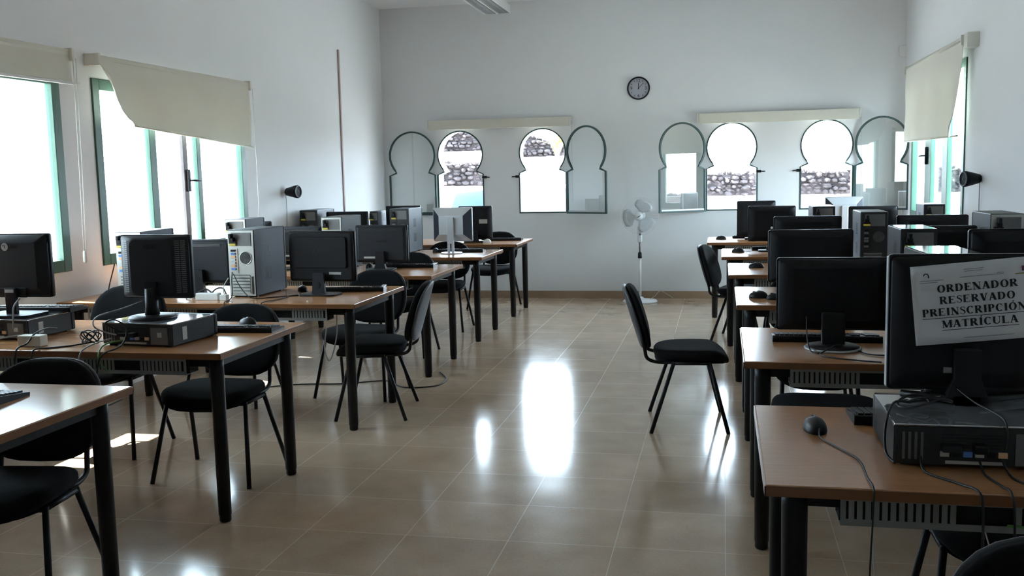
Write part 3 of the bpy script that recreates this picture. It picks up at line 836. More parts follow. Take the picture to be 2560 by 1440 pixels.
def mouse(label, x, y, rz, z=ZT, m='black', cord=None):
    t = thing('mouse', label, 'computer mouse', (x, y, z), rz, 'computer mice')
    rings = []
    for k in range(9):
        f = k / 8; a = f * PI / 2
        hz = .036 * math.sin(a); s = max(math.cos(a) ** .75, .02)
        rings.append([(.031 * s * math.cos(q), .056 * s * math.sin(q) + .006 * f, hz * (1 - .12 * math.sin(q)) + .002) for q in [2 * PI * j / 20 for j in range(20)]])
    MB().rings([[(p[0] * .97, p[1] * .97, 0) for p in rings[0]]] + rings).build('shell', m, t)
    MB().box(-.003, .003, .018, .034, .030, .0365, bev=.001).build('scroll_wheel', 'charcoal', t)
    if cord:
        ca, sa = math.cos(math.radians(-rz)), math.sin(math.radians(-rz))
        P = []
        for p in cord:
            dx, dy = p[0] - x, p[1] - y; P.append((dx * ca - dy * sa, dx * sa + dy * ca, p[2] - z))
        MB().tube(P, .0021, smooth=5, n=6).build('cord', 'cable', t)
    return t
def cable(label, pts, m='cable', r=.003, k=6):
    o0 = Vector(pts[0]); mb = MB(); mb.tube([Vector(p) - o0 for p in pts], r, smooth=k, n=6)
    o = mb.build('cable', m); o.location = o0; tag(o, label, 'cable'); return o

# --- left row
keyboard('black keyboard end lying on the nearest left desk at the picture edge', -2.575, 2.86, 0)
flat_pc('flat black computer under the square monitor with its dark back to us', -2.53, 4.055, .372, .345, .105, -6)
monitor('square black monitor standing on the flat computer, vented sides', -2.555, 4.08, ZT + .105, .368, .292, .088, -4, 'bulge', 'round', ('DELL', .03, 'logodark', .095, .075), body='charcoal')
flat_pc('flat black computer at the left picture edge beside the white adapter', -3.36, 4.16, .372, .33, .098, -3)
lg = monitor('wide grey monitor cut by the left picture edge, round face logo', -3.345, 4.14, ZT + .098, .378, .308, .088, 0, 'plain', 'lgfoot', None, body='charcoal')
MB().lathe([(.019, 0), (.019, .0015)], (-.03, -.0272, .088 + .308 * .80), 'y', 24).build('logo_disc', 'logosilver', lg)
MB().box(-.031, -.0285, -.0285, -.0262, .088 + .308 * .80 - .006, .088 + .308 * .80 + .009).build('logo_nose', 'logodark', lg)
MB().lathe([(.0035, 0), (.0035, .0008)], (-.037, -.0284, .088 + .308 * .80 + .006), 'y', 10).build('logo_eye', 'logodark', lg)
text('logo_text', 'LG', .030, 'logodark', lg, face_y(.018, -.0270, .088 + .308 * .80), .034)
keyboard('black keyboard lying across the flat computer at the left edge', -3.36, 4.305, 3, z=ZT + .098)
keyboard('black keyboard behind the flat computer on the second left desk', -2.315, 4.35, 2)
mouse('black mouse behind the keyboard on the second left desk', -2.335, 4.52, 70)
tag(MB().box(-.058, .058, -.028, .028, 0, .05, bev=.004).build('power_adapter', 'cream'), 'cream power adapter at the front edge of the second left desk', 'power adapter').location = (-3.06, 3.86, ZT)

tower('tower computer behind the square monitor, pale rear panel edge showing', -3.625, 5.50, rz=4, side='blueblack')
monitor('black monitor between the square monitor and the tall tower', -3.255, 5.72, ZT, .44, .28, .075, 0, 'slot', 'foot')
tower('large blue-grey tower computer with pale rear panel on the third left desk', -2.915, 5.60, rz=-1, w=.18, side='blueblack')
monitor('wide black monitor on the third left desk with an oval hole in its stand', -2.455, 5.77, ZT, .455, .315, .082, -5, 'framed', 'oval_hole', ('ASUS', .034, 'logodark', .03, .10))
keyboard('black keyboard with silver end on the third left desk', -2.34, 5.95, 12, end='silver')
mouse('black mouse beside the stand on the third left desk', -2.66, 5.92, 40)
tag(MB().box(-.075, .075, -.025, .025, 0, .042, bev=.004).build('power_adapter', 'whiteplastic'), 'white power adapter on the third left desk, the longer of the pair', 'power adapter').location = (-3.08, 5.47, ZT)
tag(MB().box(-.022, .022, -.02, .02, 0, .034, bev=.003).build('power_adapter', 'whiteplastic'), 'small white adapter cube between long adapter and tall tower', 'power adapter').location = (-2.968, 5.46, ZT)
tag(MB().lathe([(.006, 0), (.007, .004), (.003, .007)], (0, 0, 0), 'z', 12).build('cap', 'whiteplastic'), 'tiny white cap near the edge of the third left desk', 'cap').location = (-2.40, 5.40, ZT)

tower('tower computer with bright white-framed rear on the fourth left desk by window', -3.735, 7.10, rz=2, d=.37, side='blueblack')
monitor('small black monitor turned towards the window on the fourth left desk', -3.84, 7.62, ZT, .30, .29, .085, 14, 'plain', 'foot')
monitor('black monitor half hidden behind the wide monitor with the oval-holed stand', -3.34, 7.40, ZT, .42, .27, .072, 0, 'slot', 'foot')
tower('tower computer with pale rear panel on the fourth left desk, middle', -3.005, 7.28, rz=0, w=.17)
monitor('black monitor with a slot along its top on the fourth left desk', -2.605, 7.31, ZT, .425, .29, .06, 0, 'slot', 'foot', ('BenQ', .032, 'logodark', .02, .085))
keyboard('black keyboard with silver end on the fourth left desk', -2.46, 7.53, 3, end='silver')
mouse('dark mouse beside the keyboard on the fourth left desk', -2.76, 7.44, 20)

tower('dark tower computer against the left wall on the fifth left desk', -3.905, 8.90, rz=0, w=.185, rear='steeldark', side='greyblue')
monitor('wide black monitor on the fifth left desk between two towers', -3.57, 9.05, ZT, .43, .30, .095, 0, 'plain', 'foot')
tower('dark tower computer left of the silver monitor', -2.987, 8.90, rz=0, w=.19, rear='steeldark', side='greyblue')
monitor('silver-backed monitor on a silver stand on the fifth left desk', -2.455, 8.86, ZT, .378, .315, .11, -2, 'silver')
keyboard('black keyboard behind the silver monitor on the fifth left desk', -2.42, 9.03, 3)
mouse('dark mouse with a shiny top left of the silver monitor stand', -2.66, 8.98, 20)

tower('slim grey tower computer on the last left desk beside the wall', -3.73, 10.25, w=.10, d=.36, h=.35, rear='steeldark', side='greyblue')
monitor('black monitor on the last left desk behind the dark tower', -3.45, 10.42, ZT, .40, .30, .10, 0, 'plain', 'foot')
mn = monitor('black monitor with a grey sticker on the last left desk', -2.605, 10.32, ZT, .37, .36, .028, 0, 'plain', 'foot')
MB().box(.05, .14, -.0275, -.025, .20, .245).build('sticker', 'label', mn)
keyboard('black keyboard on the last left desk, right of the monitor', -2.36, 10.55, 3)
mouse('pale mouse on the last left desk', -2.45, 10.20, 60, m='whiteplastic')

# --- right row
flat_pc('flat black computer under the monitor with the paper sign', .605, 2.645, .39, .35, .107, 0, False)
sg = monitor('black monitor in the right foreground with a paper sign taped on its back', .622, 2.755, ZT + .107, .375, .362, .024, 0, 'plain', 'vfoot')
MB().box(-.1885, -.186, .002, .030, .03, .38).build('edge_trim', 'silver', sg)
MB().box(-.05, .0, -.0275, -.025, .075, .09).build('sticker', 'label', sg)
keyboard('black keyboard behind the flat computer on the nearest right desk', .585, 2.945, 2)
mouse('black mouse on the nearest right desk with its cord over the edge', .255, 2.79, 8, cord=[(.262, 2.735, .79), (.262, 2.70, ZT + .004), (.30, 2.60, ZT + .003), (.335, 2.50, ZT + .003), (.335, 2.36, ZT + .003), (.337, 2.275, ZT + .004), (.335, 2.262, .72), (.33, 2.26, .50), (.345, 2.255, .25), (.39, 2.24, .02), (.42, 2.20, .006)])
monitor('wide black monitor on the second right desk with a silver-ringed round base', .437, 4.13, ZT, .435, .295, .068, 0, 'plain', 'ring')
keyboard('black keyboard behind the ring-based monitor on the second right desk', .43, 4.30, 0)
tower('tower computer with mirror-like lid on the second right desk, behind the paper sign',   .85, 3.86, w=.195, d=.46, h=.395, rz=2, rear='steeldark', top='casetop')
monitor('black monitor at the right picture edge on the second right desk', 1.175, 4.17, ZT, .44, .345, .125, 0, 'plain', 'foot')
monitor('wide black monitor on the third right desk, left of the shiny-topped tower', .493, 5.80, ZT, .465, .30, .075, 3, 'plain', 'foot')
mouse('black mouse on the bright aisle end of the third right desk', .204, 5.68, 75, cord=[(.23, 5.70, .785), (.27, 5.72, ZT + .003), (.31, 5.66, ZT + .003), (.36, 5.70, ZT + .003), (.42, 5.80, ZT + .003)])
mouse('dark mouse partly hidden by the wide monitor on the third right desk', .30, 5.615, 90)
tower('tower computer with a shiny black lid on the third right desk', 1.03, 5.58, w=.185, d=.44, h=.385, rear='steeldark', top='casetop')
monitor('black monitor standing between two towers on the third right desk', 1.27, 5.95, ZT, .27, .30, .08, 0, 'plain', 'foot')
tower('tower computer with pale rear panel on the third right desk near the wall', 1.50, 5.72, w=.17, d=.42, h=.455, side='black')
monitor('wide black monitor at the aisle end of the fourth right desk', .598, 7.32, ZT, .468, .30, .078, 0, 'plain', 'foot')
mouse('dark mouse on the fourth right desk', .249, 7.42, 80)
tower('dark tower computer in the middle of the fourth right desk', 1.045, 7.28, w=.185, h=.405, rear='steeldark', side='greyblue')
monitor('wide black monitor at the wall end of the fourth right desk', 1.44, 7.34, ZT, .47, .295, .08, 0, 'plain', 'foot')
md5 = monitor('black monitor with a round pale dot on the fifth right desk', .427, 8.92, ZT, .405, .31, .085, 0, 'plain', 'foot')
MB().lathe([(.011, -.0275), (.011, -.026)], (.0, 0, .205), 'y', 16).build('round_sticker', 'whiteplastic', md5)
mouse('dark mouse with shiny top on the fifth right desk', .138, 8.80, 75, cord=[(.17, 8.81, .785), (.21, 8.83, ZT + .003), (.25, 8.86, ZT + .003)])
keyboard('black keyboard on the fifth right desk behind the aisle-end monitor', .48, 9.10, 3)
tower('small dark tower computer on the fifth right desk, in front of silver monitor', .866, 8.92, w=.19, h=.385, rear='steeldark', side='greyblue')
monitor('wide black monitor on the fifth right desk, right of the small dark tower', 1.275, 8.95, ZT, .40, .30, .08, 0, 'plain', 'foot')
tower('slate-grey tower computer on the fifth right desk under the right window', 1.74, 8.80, w=.17, d=.36, h=.395, rear='steeldark', side='greyblue')
monitor('black monitor on the last right desk nearest the aisle', .345, 10.45, ZT, .385, .37, .022, 0, 'plain', 'foot')
mouse('dark mouse with shiny top on the last right desk', -.006, 10.42, 70)
keyboard('black keyboard at the aisle end of the last right desk', .33, 10.64, 2)
monitor('silver-backed monitor on the last right desk', 1.21, 10.47, ZT, .365, .315, .105, 0, 'silver')

# ------------------------------------------------------------ the paper sign: bold serif lettering built as strokes
class Glyphs:
    TK, TN, SR = .215, .085, .065
    def __init__(s): s.P = []
    def rect(s, x0, x1, y0, y1): s.P.append([(x0, y0), (x1, y0), (x1, y1), (x0, y1)])
    def line(s, a, b, w_):
        d = Vector((b[0] - a[0], b[1] - a[1])); h = w_ / 2 / abs(d.y / d.length) if abs(d.y) > .01 else 0
        if h: s.P.append([(a[0] - h, a[1]), (a[0] + h, a[1]), (b[0] + h, b[1]), (b[0] - h, b[1])])
    def serif(s, x, top, w_=.15):
        y = 1 - s.SR if top else 0; s.rect(x - w_, x + w_, y, y + s.SR)
    def stem(s, x, w_=None, y0=0, y1=1, sb=True, st=True):
        w_ = w_ or s.TK; s.rect(x - w_ / 2, x + w_ / 2, y0, y1)
        if sb: s.serif(x, False)
        if st: s.serif(x, True)
    def arc(s, cx, cy, rx, ry, a0, a1, tk=None, n=20, mode='v'):
        tk = tk or s.TK
        for i in range(n):
            q = []
            for j, sg in ((i, -1), (i, 1), (i + 1, 1), (i + 1, -1)):
                a = math.radians(a0 + (a1 - a0) * j / n)
                c = abs(math.cos(a)); w_ = s.TN + (tk - s.TN) * c ** 1.3
                if mode == 's': c2 = abs(math.sin(a)); w_ = s.TN + (tk - s.TN) * max(c * .5, 0) ** 1.0 + .02 + (tk - s.TN) * .0 * c2
                q.append((cx + (rx - tk / 2 + sg * w_ / 2 * 1.0) * math.cos(a) if True else 0, cy + (ry - s.TN / 2 + sg * w_ / 2 * (s.TN / w_ if c < .3 else 1)) * math.sin(a)))
            s.P.append(q)
def glyph(ch):
    g = Glyphs(); T_, N_ = g.TK, g.TN
    base = {'Ó': 'O', 'Í': 'I'}.get(ch, ch); adv = .7
    if base == 'O': g.arc(.41, .5, .38, .51, 0, 360, n=32); adv = .84
    elif base == 'R':
        g.stem(.17); g.rect(.17, .40, 1 - N_, 1); g.rect(.17, .40, .48, .48 + N_); g.arc(.38, .74, .27, .26, -90, 90, n=14)
        g.line((.38, .5), (.66, .0), T_); g.rect(.58, .78, 0, g.SR); adv = .80
    elif base == 'P': g.stem(.17); g.rect(.17, .40, 1 - N_, 1); g.rect(.17, .40, .44, .44 + N_); g.arc(.36, .72, .28, .28, -90, 90, n=14); adv = .69
    elif base == 'D': g.stem(.17); g.rect(.17, .36, 1 - N_, 1); g.rect(.17, .36, 0, N_); g.arc(.35, .5, .40, .5, -90, 90, n=18); adv = .83
    elif base == 'E':
        g.stem(.17); g.rect(.17, .62, 1 - N_, 1); g.rect(.17, .45, .49, .49 + N_); g.rect(.17, .66, 0, N_)
        g.rect(.59, .63, .76, 1); g.rect(.63, .67, 0, .26); g.rect(.44, .48, .38, .66); adv = .74
    elif base == 'N':
        g.rect(.13, .19, 0, 1); g.serif(.16, False, .12); g.rect(.66, .72, 0, 1); g.serif(.69, True, .12); g.line((.14, 1), (.69, 0), T_ * 1.1); g.rect(.02, .2, 1 - g.SR, 1); adv = .84
    elif base == 'A':
        g.line((.36, 1), (.12, 0), N_); g.line((.38, 1), (.64, 0), T_ * 1.05); g.rect(.2, .56, .30, .30 + N_); g.rect(.0, .24, 0, g.SR); g.rect(.48, .79, 0, g.SR); adv = .80
    elif base == 'V':
        g.line((.15, 1), (.40, 0), T_ * 1.05); g.line((.64, 1), (.42, 0), N_); g.rect(0, .3, 1 - g.SR, 1); g.rect(.52, .76, 1 - g.SR, 1); adv = .78
    elif base == 'S':
        P = [Vector((.50, .80, 0)), Vector((.40, .955, 0)), Vector((.28, .97, 0)), Vector((.13, .87, 0)), Vector((.16, .68, 0)), Vector((.34, .53, 0)), Vector((.47, .38, 0)), Vector((.49, .19, 0)), Vector((.36, .04, 0)), Vector((.24, .03, 0)), Vector((.10, .19, 0))]
        Q = catmull(P, 4); n = len(Q)
        for i in range(n - 1):
            def off(k):
                d = (Q[min(k + 1, n - 1)] - Q[max(k - 1, 0)]).normalized(); f = k / (n - 1); w_ = .055 + .12 * math.exp(-((f - .5) / .2) ** 2)
                nn = Vector((-d.y, d.x, 0)); return Q[k] + nn * w_ / 2, Q[k] - nn * w_ / 2
            a, b = off(i); c, d = off(i + 1); g.P.append([(a.x, a.y), (b.x, b.y), (d.x, d.y), (c.x, c.y)])
        g.rect(.48, .52, .68, .99); g.rect(.07, .11, .01, .32); adv = .60
    elif base == 'I': g.stem(.2); adv = .41
    elif base == 'C': g.arc(.41, .5, .38, .51, 48, 312, n=26); g.rect(.62, .665, .68, .98); adv = .77
    elif base == 'T': g.stem(.36, st=False); g.rect(.03, .69, 1 - N_, 1); g.rect(.03, .07, .74, 1); g.rect(.65, .69, .74, 1); adv = .73
    elif base == 'U':
        g.rect(.17 - T_ / 2, .17 + T_ / 2, .32, 1); g.serif(.17, True); g.rect(.635, .69, .32, 1); g.serif(.665, True, .12)
        for i in range(14):
            q = []
            for j, sg in ((i, -1), (i, 1), (i + 1, 1), (i + 1, -1)):
                a = PI + PI * j / 14; f = j / 14; w_ = T_ + (N_ - T_) * f; cx = .40; rx = .215
                q.append((cx + (.235 + sg * w_ / 2) * math.cos(a) + .02 * (1 - f) * 0, .33 + (.29 + sg * w_ / 2 * .6) * math.sin(a)))
            g.P.append(q)
        adv = .82
    elif base == 'M':
        g.rect(.13, .19, 0, 1); g.serif(.16, False, .12); g.rect(.02, .2, 1 - g.SR, 1); g.stem(.84, w_=T_ * .95, st=True); g.line((.18, 1), (.47, .04), T_); g.line((.80, 1), (.48, .04), N_); adv = 1.0
    elif base == 'L': g.stem(.17); g.rect(.17, .64, 0, N_); g.rect(.61, .65, 0, .28); adv = .70
    if ch in 'ÓÍ':
        c = adv / 2; g.P.append([(c - .05, 1.07), (c + .04, 1.07), (c + .17, 1.27), (c + .03, 1.27)])
    return g.P, adv
def serif_line(mb, s, cx, cz, cap, width, T, m='ink', underline=False):
    polys = []; x = 0
    for ch in s:
        P, adv = glyph(ch); polys += [[(px + x, py) for px, py in q] for q in P]; x += adv + .03
    k = width / x
    for q in polys:
        mb.quad([T @ Vector((cx - width / 2 + px * k, 0, cz - cap / 2 + py * cap)) for px, py in q], m)
    if underline:
        mb.quad([T @ Vector(p) for p in ((cx - width / 2, 0, cz - cap * .86), (cx + width / 2, 0, cz - cap * .86), (cx + width / 2, 0, cz - cap * .78), (cx - width / 2, 0, cz - cap * .78))], m)
ps = thing('paper_sign', 'white paper sign in bold serif capitals taped askew on the foreground monitor', 'paper sign', (.639, 2.722, 1.143))
TS = Matrix.Rotation(math.radians(-5.6), 4, 'Y')
pm = MB()
rows = []
for j in range(9):
    zz = -.105 + .21 * j / 8
    rows.append([tuple(TS @ Vector((-.1485 + .297 * i / 12, -.0022 * math.sin(i / 12 * PI) - (.004 * (j / 8) ** 3), zz))) for i in range(13)])
pm.rings(rows, cap=False, closed=False); po = pm.build('sheet', 'paper', ps, smooth=True)
md = po.modifiers.new('thickness', 'SOLIDIFY'); md.thickness = .0002
T2 = Matrix.Translation((0, -.0075, 0)) @ TS
for i, (s, cx, cz, wd, ul) in enumerate((('ORDENADOR', .010, .0415, .196, False), ('RESERVADO', .008, .0108, .184, False), ('PREINSCRIPCIÓN', -.002, -.0195, .252, True), ('MATRÍCULA', .010, -.052, .186, True))):
    mb = MB(); serif_line(mb, s, cx, cz, .0195, wd, T2, underline=ul); mb.build('printed_line', None, ps)
def bar(mb, x0, x1, z0, z1, m): mb.quad([T2 @ Vector(p) for p in ((x0, 0, z0), (x1, 0, z0), (x1, 0, z1), (x0, 0, z1))], m)
em = MB()
for k in range(8):
    a0, a1 = PI * k / 8, PI * (k + 1) / 8; cx, cz = -.112, .078
    em.quad([T2 @ Vector((cx + r_ * math.cos(a), 0, cz + r_ * math.sin(a))) for a, r_ in ((a0, .0045), (a0, .007), (a1, .007), (a1, .0045))], 'ink')
bar(em, -.1075, -.1045, .072, .0785, 'ink'); em.build('emblem', None, ps)
for x0, x1, z in ((-.128, -.07, .064), (-.128, -.085, .059), (-.02, .028, .086), (-.018, .026, .081), (.06, .075, .070), (-.03, .075, .0665), (-.03, .09, -.092)):
    fm = MB(); x = x0; bar(fm, x0, x1, z, z + .0003, 'greyink')
    while x < x1: bar(fm, x, min(x + .0025, x1), z, z + .0016, 'greyink'); x += .0034
    fm.build('small_print', None, ps)
for q in ((.118, .132, .070, .083, 'purple'), (.102, .132, .062, .065, 'ochre')):
    cm = MB(); bar(cm, *q); cm.build('crest', None, ps)


# ------------------------------------------------------------ standing fan
t = thing('standing_fan', 'white pedestal fan standing against the far wall', 'fan', (-.915, 11.26, 0))
MB().lathe([(.195, 0), (.20, .008), (.19, .022), (.06, .034), (.03, .06)], (0, 0, 0), 'z', 36).build('base', 'fanwhite', t)
MB().lathe([(.015, .04), (.015, .52)], (0, 0, 0), 'z', 14).build('pole', 'fanwhite', t)
MB().lathe([(.022, .505), (.024, .52), (.022, .56), (.013, .575)], (0, 0, 0), 'z', 14).build('collar', 'black', t)
MB().lathe([(.0095, .56), (.0095, .71)], (0, 0, 0), 'z', 12).build('inner_pole', 'fanpole', t)
cb = MB().box(-.026, .026, -.03, .03, .685, .87, bev=.012).build('control_box', 'fanwhite', t)
for z in (.775, .825): MB().lathe([(.012, 0), (.012, -.01)], (.006, -.03, z), 'y', 14).build('knob', 'black', cb)
MB().lathe([(.05, .11), (.062, .08), (.062, -.02), (.04, -.03)], (0, 0, .985), 'y', 20).build('motor', 'fanwhite', t)
MB().tube([(0, .03, .84), (0, .04, .93)], .018).build('neck', 'fanwhite', t)
hb = MB().lathe([(.05, -.035), (.052, -.055), (.045, -.075), (.0, -.08)], (0, 0, .985), 'y', 24).build('hub', 'fanwhite', t)
for k in range(3):
    a0 = math.radians(68 + 120 * k); b = MB(); rows = []
    for i in range(7):
        f = i / 6; r_ = .045 + f * .142; hw_ = math.radians(18 + 30 * math.sin(min(1, f * 1.15) * PI * .62)) * (1 - .35 * f ** 4)
        row = []
        for j in range(7):
            a = a0 + (j / 6 - .5) * 2 * hw_; row.append((r_ * math.cos(a), -.055 + .022 * (j / 6 - .5), .985 + r_ * math.sin(a)))
        rows.append(row)
    b.rings(rows, cap=False, closed=False); bo = b.build('blade', 'fangrey', t, smooth=True); md = bo.modifiers.new('thickness', 'SOLIDIFY'); md.thickness = .002
gr = MB()
for y, r_ in ((-.045, .213),): gr.lathe([(r_ + .004, y - .008), (r_ + .004, y + .008), (r_ - .001, y + .008), (r_ - .001, y - .008)], (0, 0, .985), 'y', 48, hole=True)
for k in range(72):
    a = 2 * PI * k / 72; c, s = math.cos(a), math.sin(a)
    gr.tube([(.045 * c, -.105, .985 + .045 * s), (.14 * c, -.100, .985 + .14 * s), (.19 * c, -.085, .985 + .19 * s), (.213 * c, -.045, .985 + .213 * s)], .0008, n=4)
for r_, y in ((.045, -.105), (.14, -.101)): gr.lathe([(r_ + .001, y), (r_ + .001, y + .002), (r_ - .001, y + .002), (r_ - .001, y)], (0, 0, .985), 'y', 36, hole=True)
gr.lathe([(.045, -.104), (.04, -.112), (0, -.113)], (0, 0, .985), 'y', 20)
gr.build('front_grille', 'fanwhite', t)
MB().tube([(-.018, -.114, .976), (.0, -.116, .982), (.022, -.114, .998)], [.003, .004, .002], n=6).build('badge', 'black', t)
gb = MB()
for k in range(72):
    a = 2 * PI * k / 72; c, s = math.cos(a), math.sin(a)
    gb.tube([(.06 * c, .045, .985 + .06 * s), (.18 * c, .02, .985 + .18 * s), (.213 * c, -.035, .985 + .213 * s)], .0008, n=4)
gb.build('rear_grille', 'fanwhite', t)
cable('white fan cord curling on the floor by the skirting', [(-.82, 11.30, .02), (-.76, 11.40, .05), (-.70, 11.50, .10), (-.62, 11.56, .05), (-.56, 11.57, .008)], 'whitecable', .003)

# ------------------------------------------------------------ clock
t = thing('wall_clock', 'round black-rimmed wall clock high on the far wall', 'clock', (-.943, YF, 2.44))
R_ = .130
MB().lathe([(R_, 0), (R_ + .002, -.02), (R_ - .004, -.034), (R_ - .014, -.034), (R_ - .016, -.004)], (0, 0, 0), 'y', 48, hole=True).build('rim', 'black', t)
MB().lathe([(R_ - .014, -.004), (R_ - .014, -.012)], (0, 0, 0), 'y', 48).build('dial', 'clockface', t)
for s, x, z in (('12', -.004, .085), ('3', .082, 0), ('6', 0, -.085), ('9', -.082, 0)):
    text('numeral', s, .052, 'charcoal', t, face_y(x, -.0128, z), None, .0004)
tk = MB()
for k in range(12):
    if k % 3 == 0: continue
    a = k * PI / 6; T_ = Matrix.Translation((math.sin(a) * .093, 0, math.cos(a) * .093)) @ Matrix.Rotation(a, 4, 'Y')
    tk.box(-.0025, .0025, -.0134, -.012, -.010, .010, T=T_)
tk.build('hour_marks', 'charcoal', t)
for nm, a, l, ww in (('hour_hand', 1.5, .060, .0038), ('minute_hand', 43, .085, .0022)):
    T_ = Matrix.Rotation(math.radians(a), 4, 'Y'); MB().box(-ww, ww, -.018, -.0165, -.012, l, T=T_).build(nm, 'black', t)
MB().lathe([(.006, -.012), (.006, -.02)], (0, 0, 0), 'y', 12).build('pin', 'black', t)

# ------------------------------------------------------------ wall speakers, conduit, sensor, lamp
def speaker(label, x, y, z, rz, wallx):
    t = thing('wall_speaker', label, 'speaker', (x, y, z), rz)
    MB().lathe([(.022, .10), (.035, .09), (.060, -.01), (.062, -.03), (.056, -.035)], (0, 0, 0), 'y', 28).build('body', 'blackmat', t)
    MB().lathe([(.0565, -.034), (.058, -.040), (.050, -.042), (.048, -.034)], (0, 0, 0), 'y', 28, hole=True).build('trim_ring', 'greyblue', t)
    MB().lathe([(.049, -.034), (.03, -.028), (.012, -.036), (0, -.038)], (0, 0, 0), 'y', 24).build('cone', 'black', t)
    MB().tube([(0, .09, 0), (0, .13, -.005)], .012).build('bracket', 'black', t)
    return t
speaker('small black speaker on the left wall beyond the window', -3.95, 8.72, 1.372, 82, XL)
speaker('small black speaker on the right wall beside the window', 1.86, 8.22, 1.378, -75, XR)
cable('thin grey speaker wire running down the left wall', [(-4.045, 8.72, 1.36), (-4.05, 8.74, 1.2), (-4.05, 8.72, 1.0), (-4.05, 8.73, .8)], 'greycable', .003)
cable('thin grey speaker wire running down the right wall', [(1.945, 8.22, 1.36), (1.95, 8.24, 1.2), (1.95, 8.23, 1.0), (1.95, 8.24, .8)], 'greycable', .003)
tag(MB().box(0, .014, -.016, .016, .80, 2.865, bev=.002).build('cable_conduit', 'conduit'), 'thin faded pinkish vertical conduit on the left wall', 'conduit').location = (XL, 10.22, 0)
tag(MB().box(-.045, .04, -.045, 0, -.055, .055, bev=.006).build('wall_sensor', 'whiteplastic'), 'small white box high in the far right corner', 'sensor').location = (1.93, YF, 2.725)

t = thing('ceiling_light', 'unlit fluorescent ceiling light with metal louvres at the picture top', 'ceiling light', (-2.49, 10.45, 3.295))
hs = MB(); hs.box(-.15, .15, -.70, .72, .05, .09); hs.box(-.15, -.143, -.70, .72, 0, .05); hs.box(.143, .15, -.70, .72, 0, .05)
hs.box(-.15, .15, -.70, -.692, 0, .05); hs.box(-.15, .15, .712, .72, 0, .05); hs.box(-.006, .006, -.70, .72, 0, .05)
hs.build('housing', 'whiteplastic', t)
lv = MB()
for k in range(24):
    y = -.66 + k * .058; lv.box(-.143, .143, y - .0015, y + .0015, .002, .040)
lv.build('louvre', 'louvre', t)
for x in (-.075, .075): MB().lathe([(.013, -.66), (.013, .68)], (x, 0, .032), 'y', 12).build('fluorescent_tube', 'tube', t)
for y in (-.45, .45): MB().box(-.02, .02, y - .02, y + .02, .088, .205).build('hanger', 'whiteplastic', t)

# ------------------------------------------------------------ loose cables
cable('grey video cable looping from the square monitor to its computer', [(-2.60, 4.03, .955), (-2.66, 3.97, .93), (-2.75, 3.90, .90), (-2.74, 3.86, .86), (-2.66, 3.86, .83), (-2.60, 3.875, .82)], 'greycable', .0035)
cable('black power cable arching behind the flat computer under the square monitor', [(-2.62, 3.88, .835), (-2.66, 3.83, .88), (-2.61, 3.82, .90), (-2.56, 3.83, .86), (-2.57, 3.80, .79), (-2.62, 3.735, .76), (-2.64, 3.72, .70), (-2.66, 3.73, .60)], 'cable', .004)
cable('green network cable at the back of the second left desk computer', [(-2.60, 3.87, .80), (-2.63, 3.80, .80), (-2.64, 3.755, .785), (-2.635, 3.725, .74), (-2.62, 3.76, .68)], 'greencable', .0035)
cable('grey cable drooping below the second left desk tray', [(-2.66, 3.87, .81), (-2.72, 3.77, .785), (-2.73, 3.72, .74), (-2.74, 3.71, .62), (-2.70, 3.72, .55), (-2.66, 3.76, .52), (-2.58, 3.80, .55)], 'greycable', .003)
cable('black cable trailing from the coil to the front of the second left desk', [(-2.78, 3.905, .785), (-2.86, 3.86, ZT + .004), (-2.93, 3.79, ZT + .004), (-2.96, 3.735, ZT + .004), (-2.965, 3.72, .72)], 'cable', .004)
coil = []
for k in range(30):
    a = k * 1.05; coil.append((.040 * math.cos(a) * (1 + .35 * math.sin(k * 1.7)), .022 * math.sin(a), .034 + .028 * math.sin(a * .83 + k * .4)))
cc = MB(); cc.tube(coil, .0028, smooth=4, n=6); tag(cc.build('cable_coil', 'cable'), 'tangled coil of black cable beside the flat computer', 'cable').location = (-2.805, 3.92, ZT)
cable('grey cable looping over the second left desk edge at far left', [(-3.20, 3.96, .80), (-3.24, 3.85, .80), (-3.27, 3.76, .785), (-3.275, 3.725, .74), (-3.26, 3.72, .62)], 'greycable', .0045)
cable('black cable crossing the cream adapter', [(-3.03, 3.99, .83), (-3.035, 3.93, .84), (-3.04, 3.85, .826), (-3.05, 3.81, .79), (-3.05, 3.74, ZT + .004), (-3.055, 3.725, .70)], 'cable', .004)
cable('grey video cable between the wide grey monitor and its computer', [(-3.27, 4.06, .96), (-3.25, 3.99, .93), (-3.235, 3.96, .87), (-3.24, 3.965, .83)], 'greycable', .004)
cable('black cord hanging askew from the green window corner', [(-4.03, 5.94, .95), (-4.02, 5.92, .93), (-4.0, 5.82, .80), (-4.0, 5.80, .70), (-4.0, 5.85, .60)], 'cable', .004)
cable('black cord dropping straight below the left window', [(-4.03, 5.97, .95), (-4.02, 5.98, .85), (-4.02, 5.99, .70), (-4.02, 5.98, .60)], 'cable', .004)
cable('black power cable drooping from the large tower to the desk edge', [(-2.965, 5.57, .93), (-2.95, 5.53, .88), (-2.93, 5.49, .80), (-2.925, 5.44, ZT + .004), (-2.89, 5.31, ZT + .004), (-2.88, 5.29, .72)], 'cable', .0035)
cable('black video cable from the large tower towards the wide monitor', [(-2.955, 5.565, .92), (-2.90, 5.53, .85), (-2.83, 5.50, .79), (-2.78, 5.52, ZT + .004), (-2.68, 5.60, ZT + .004), (-2.58, 5.68, ZT + .004)], 'cable', .0035)
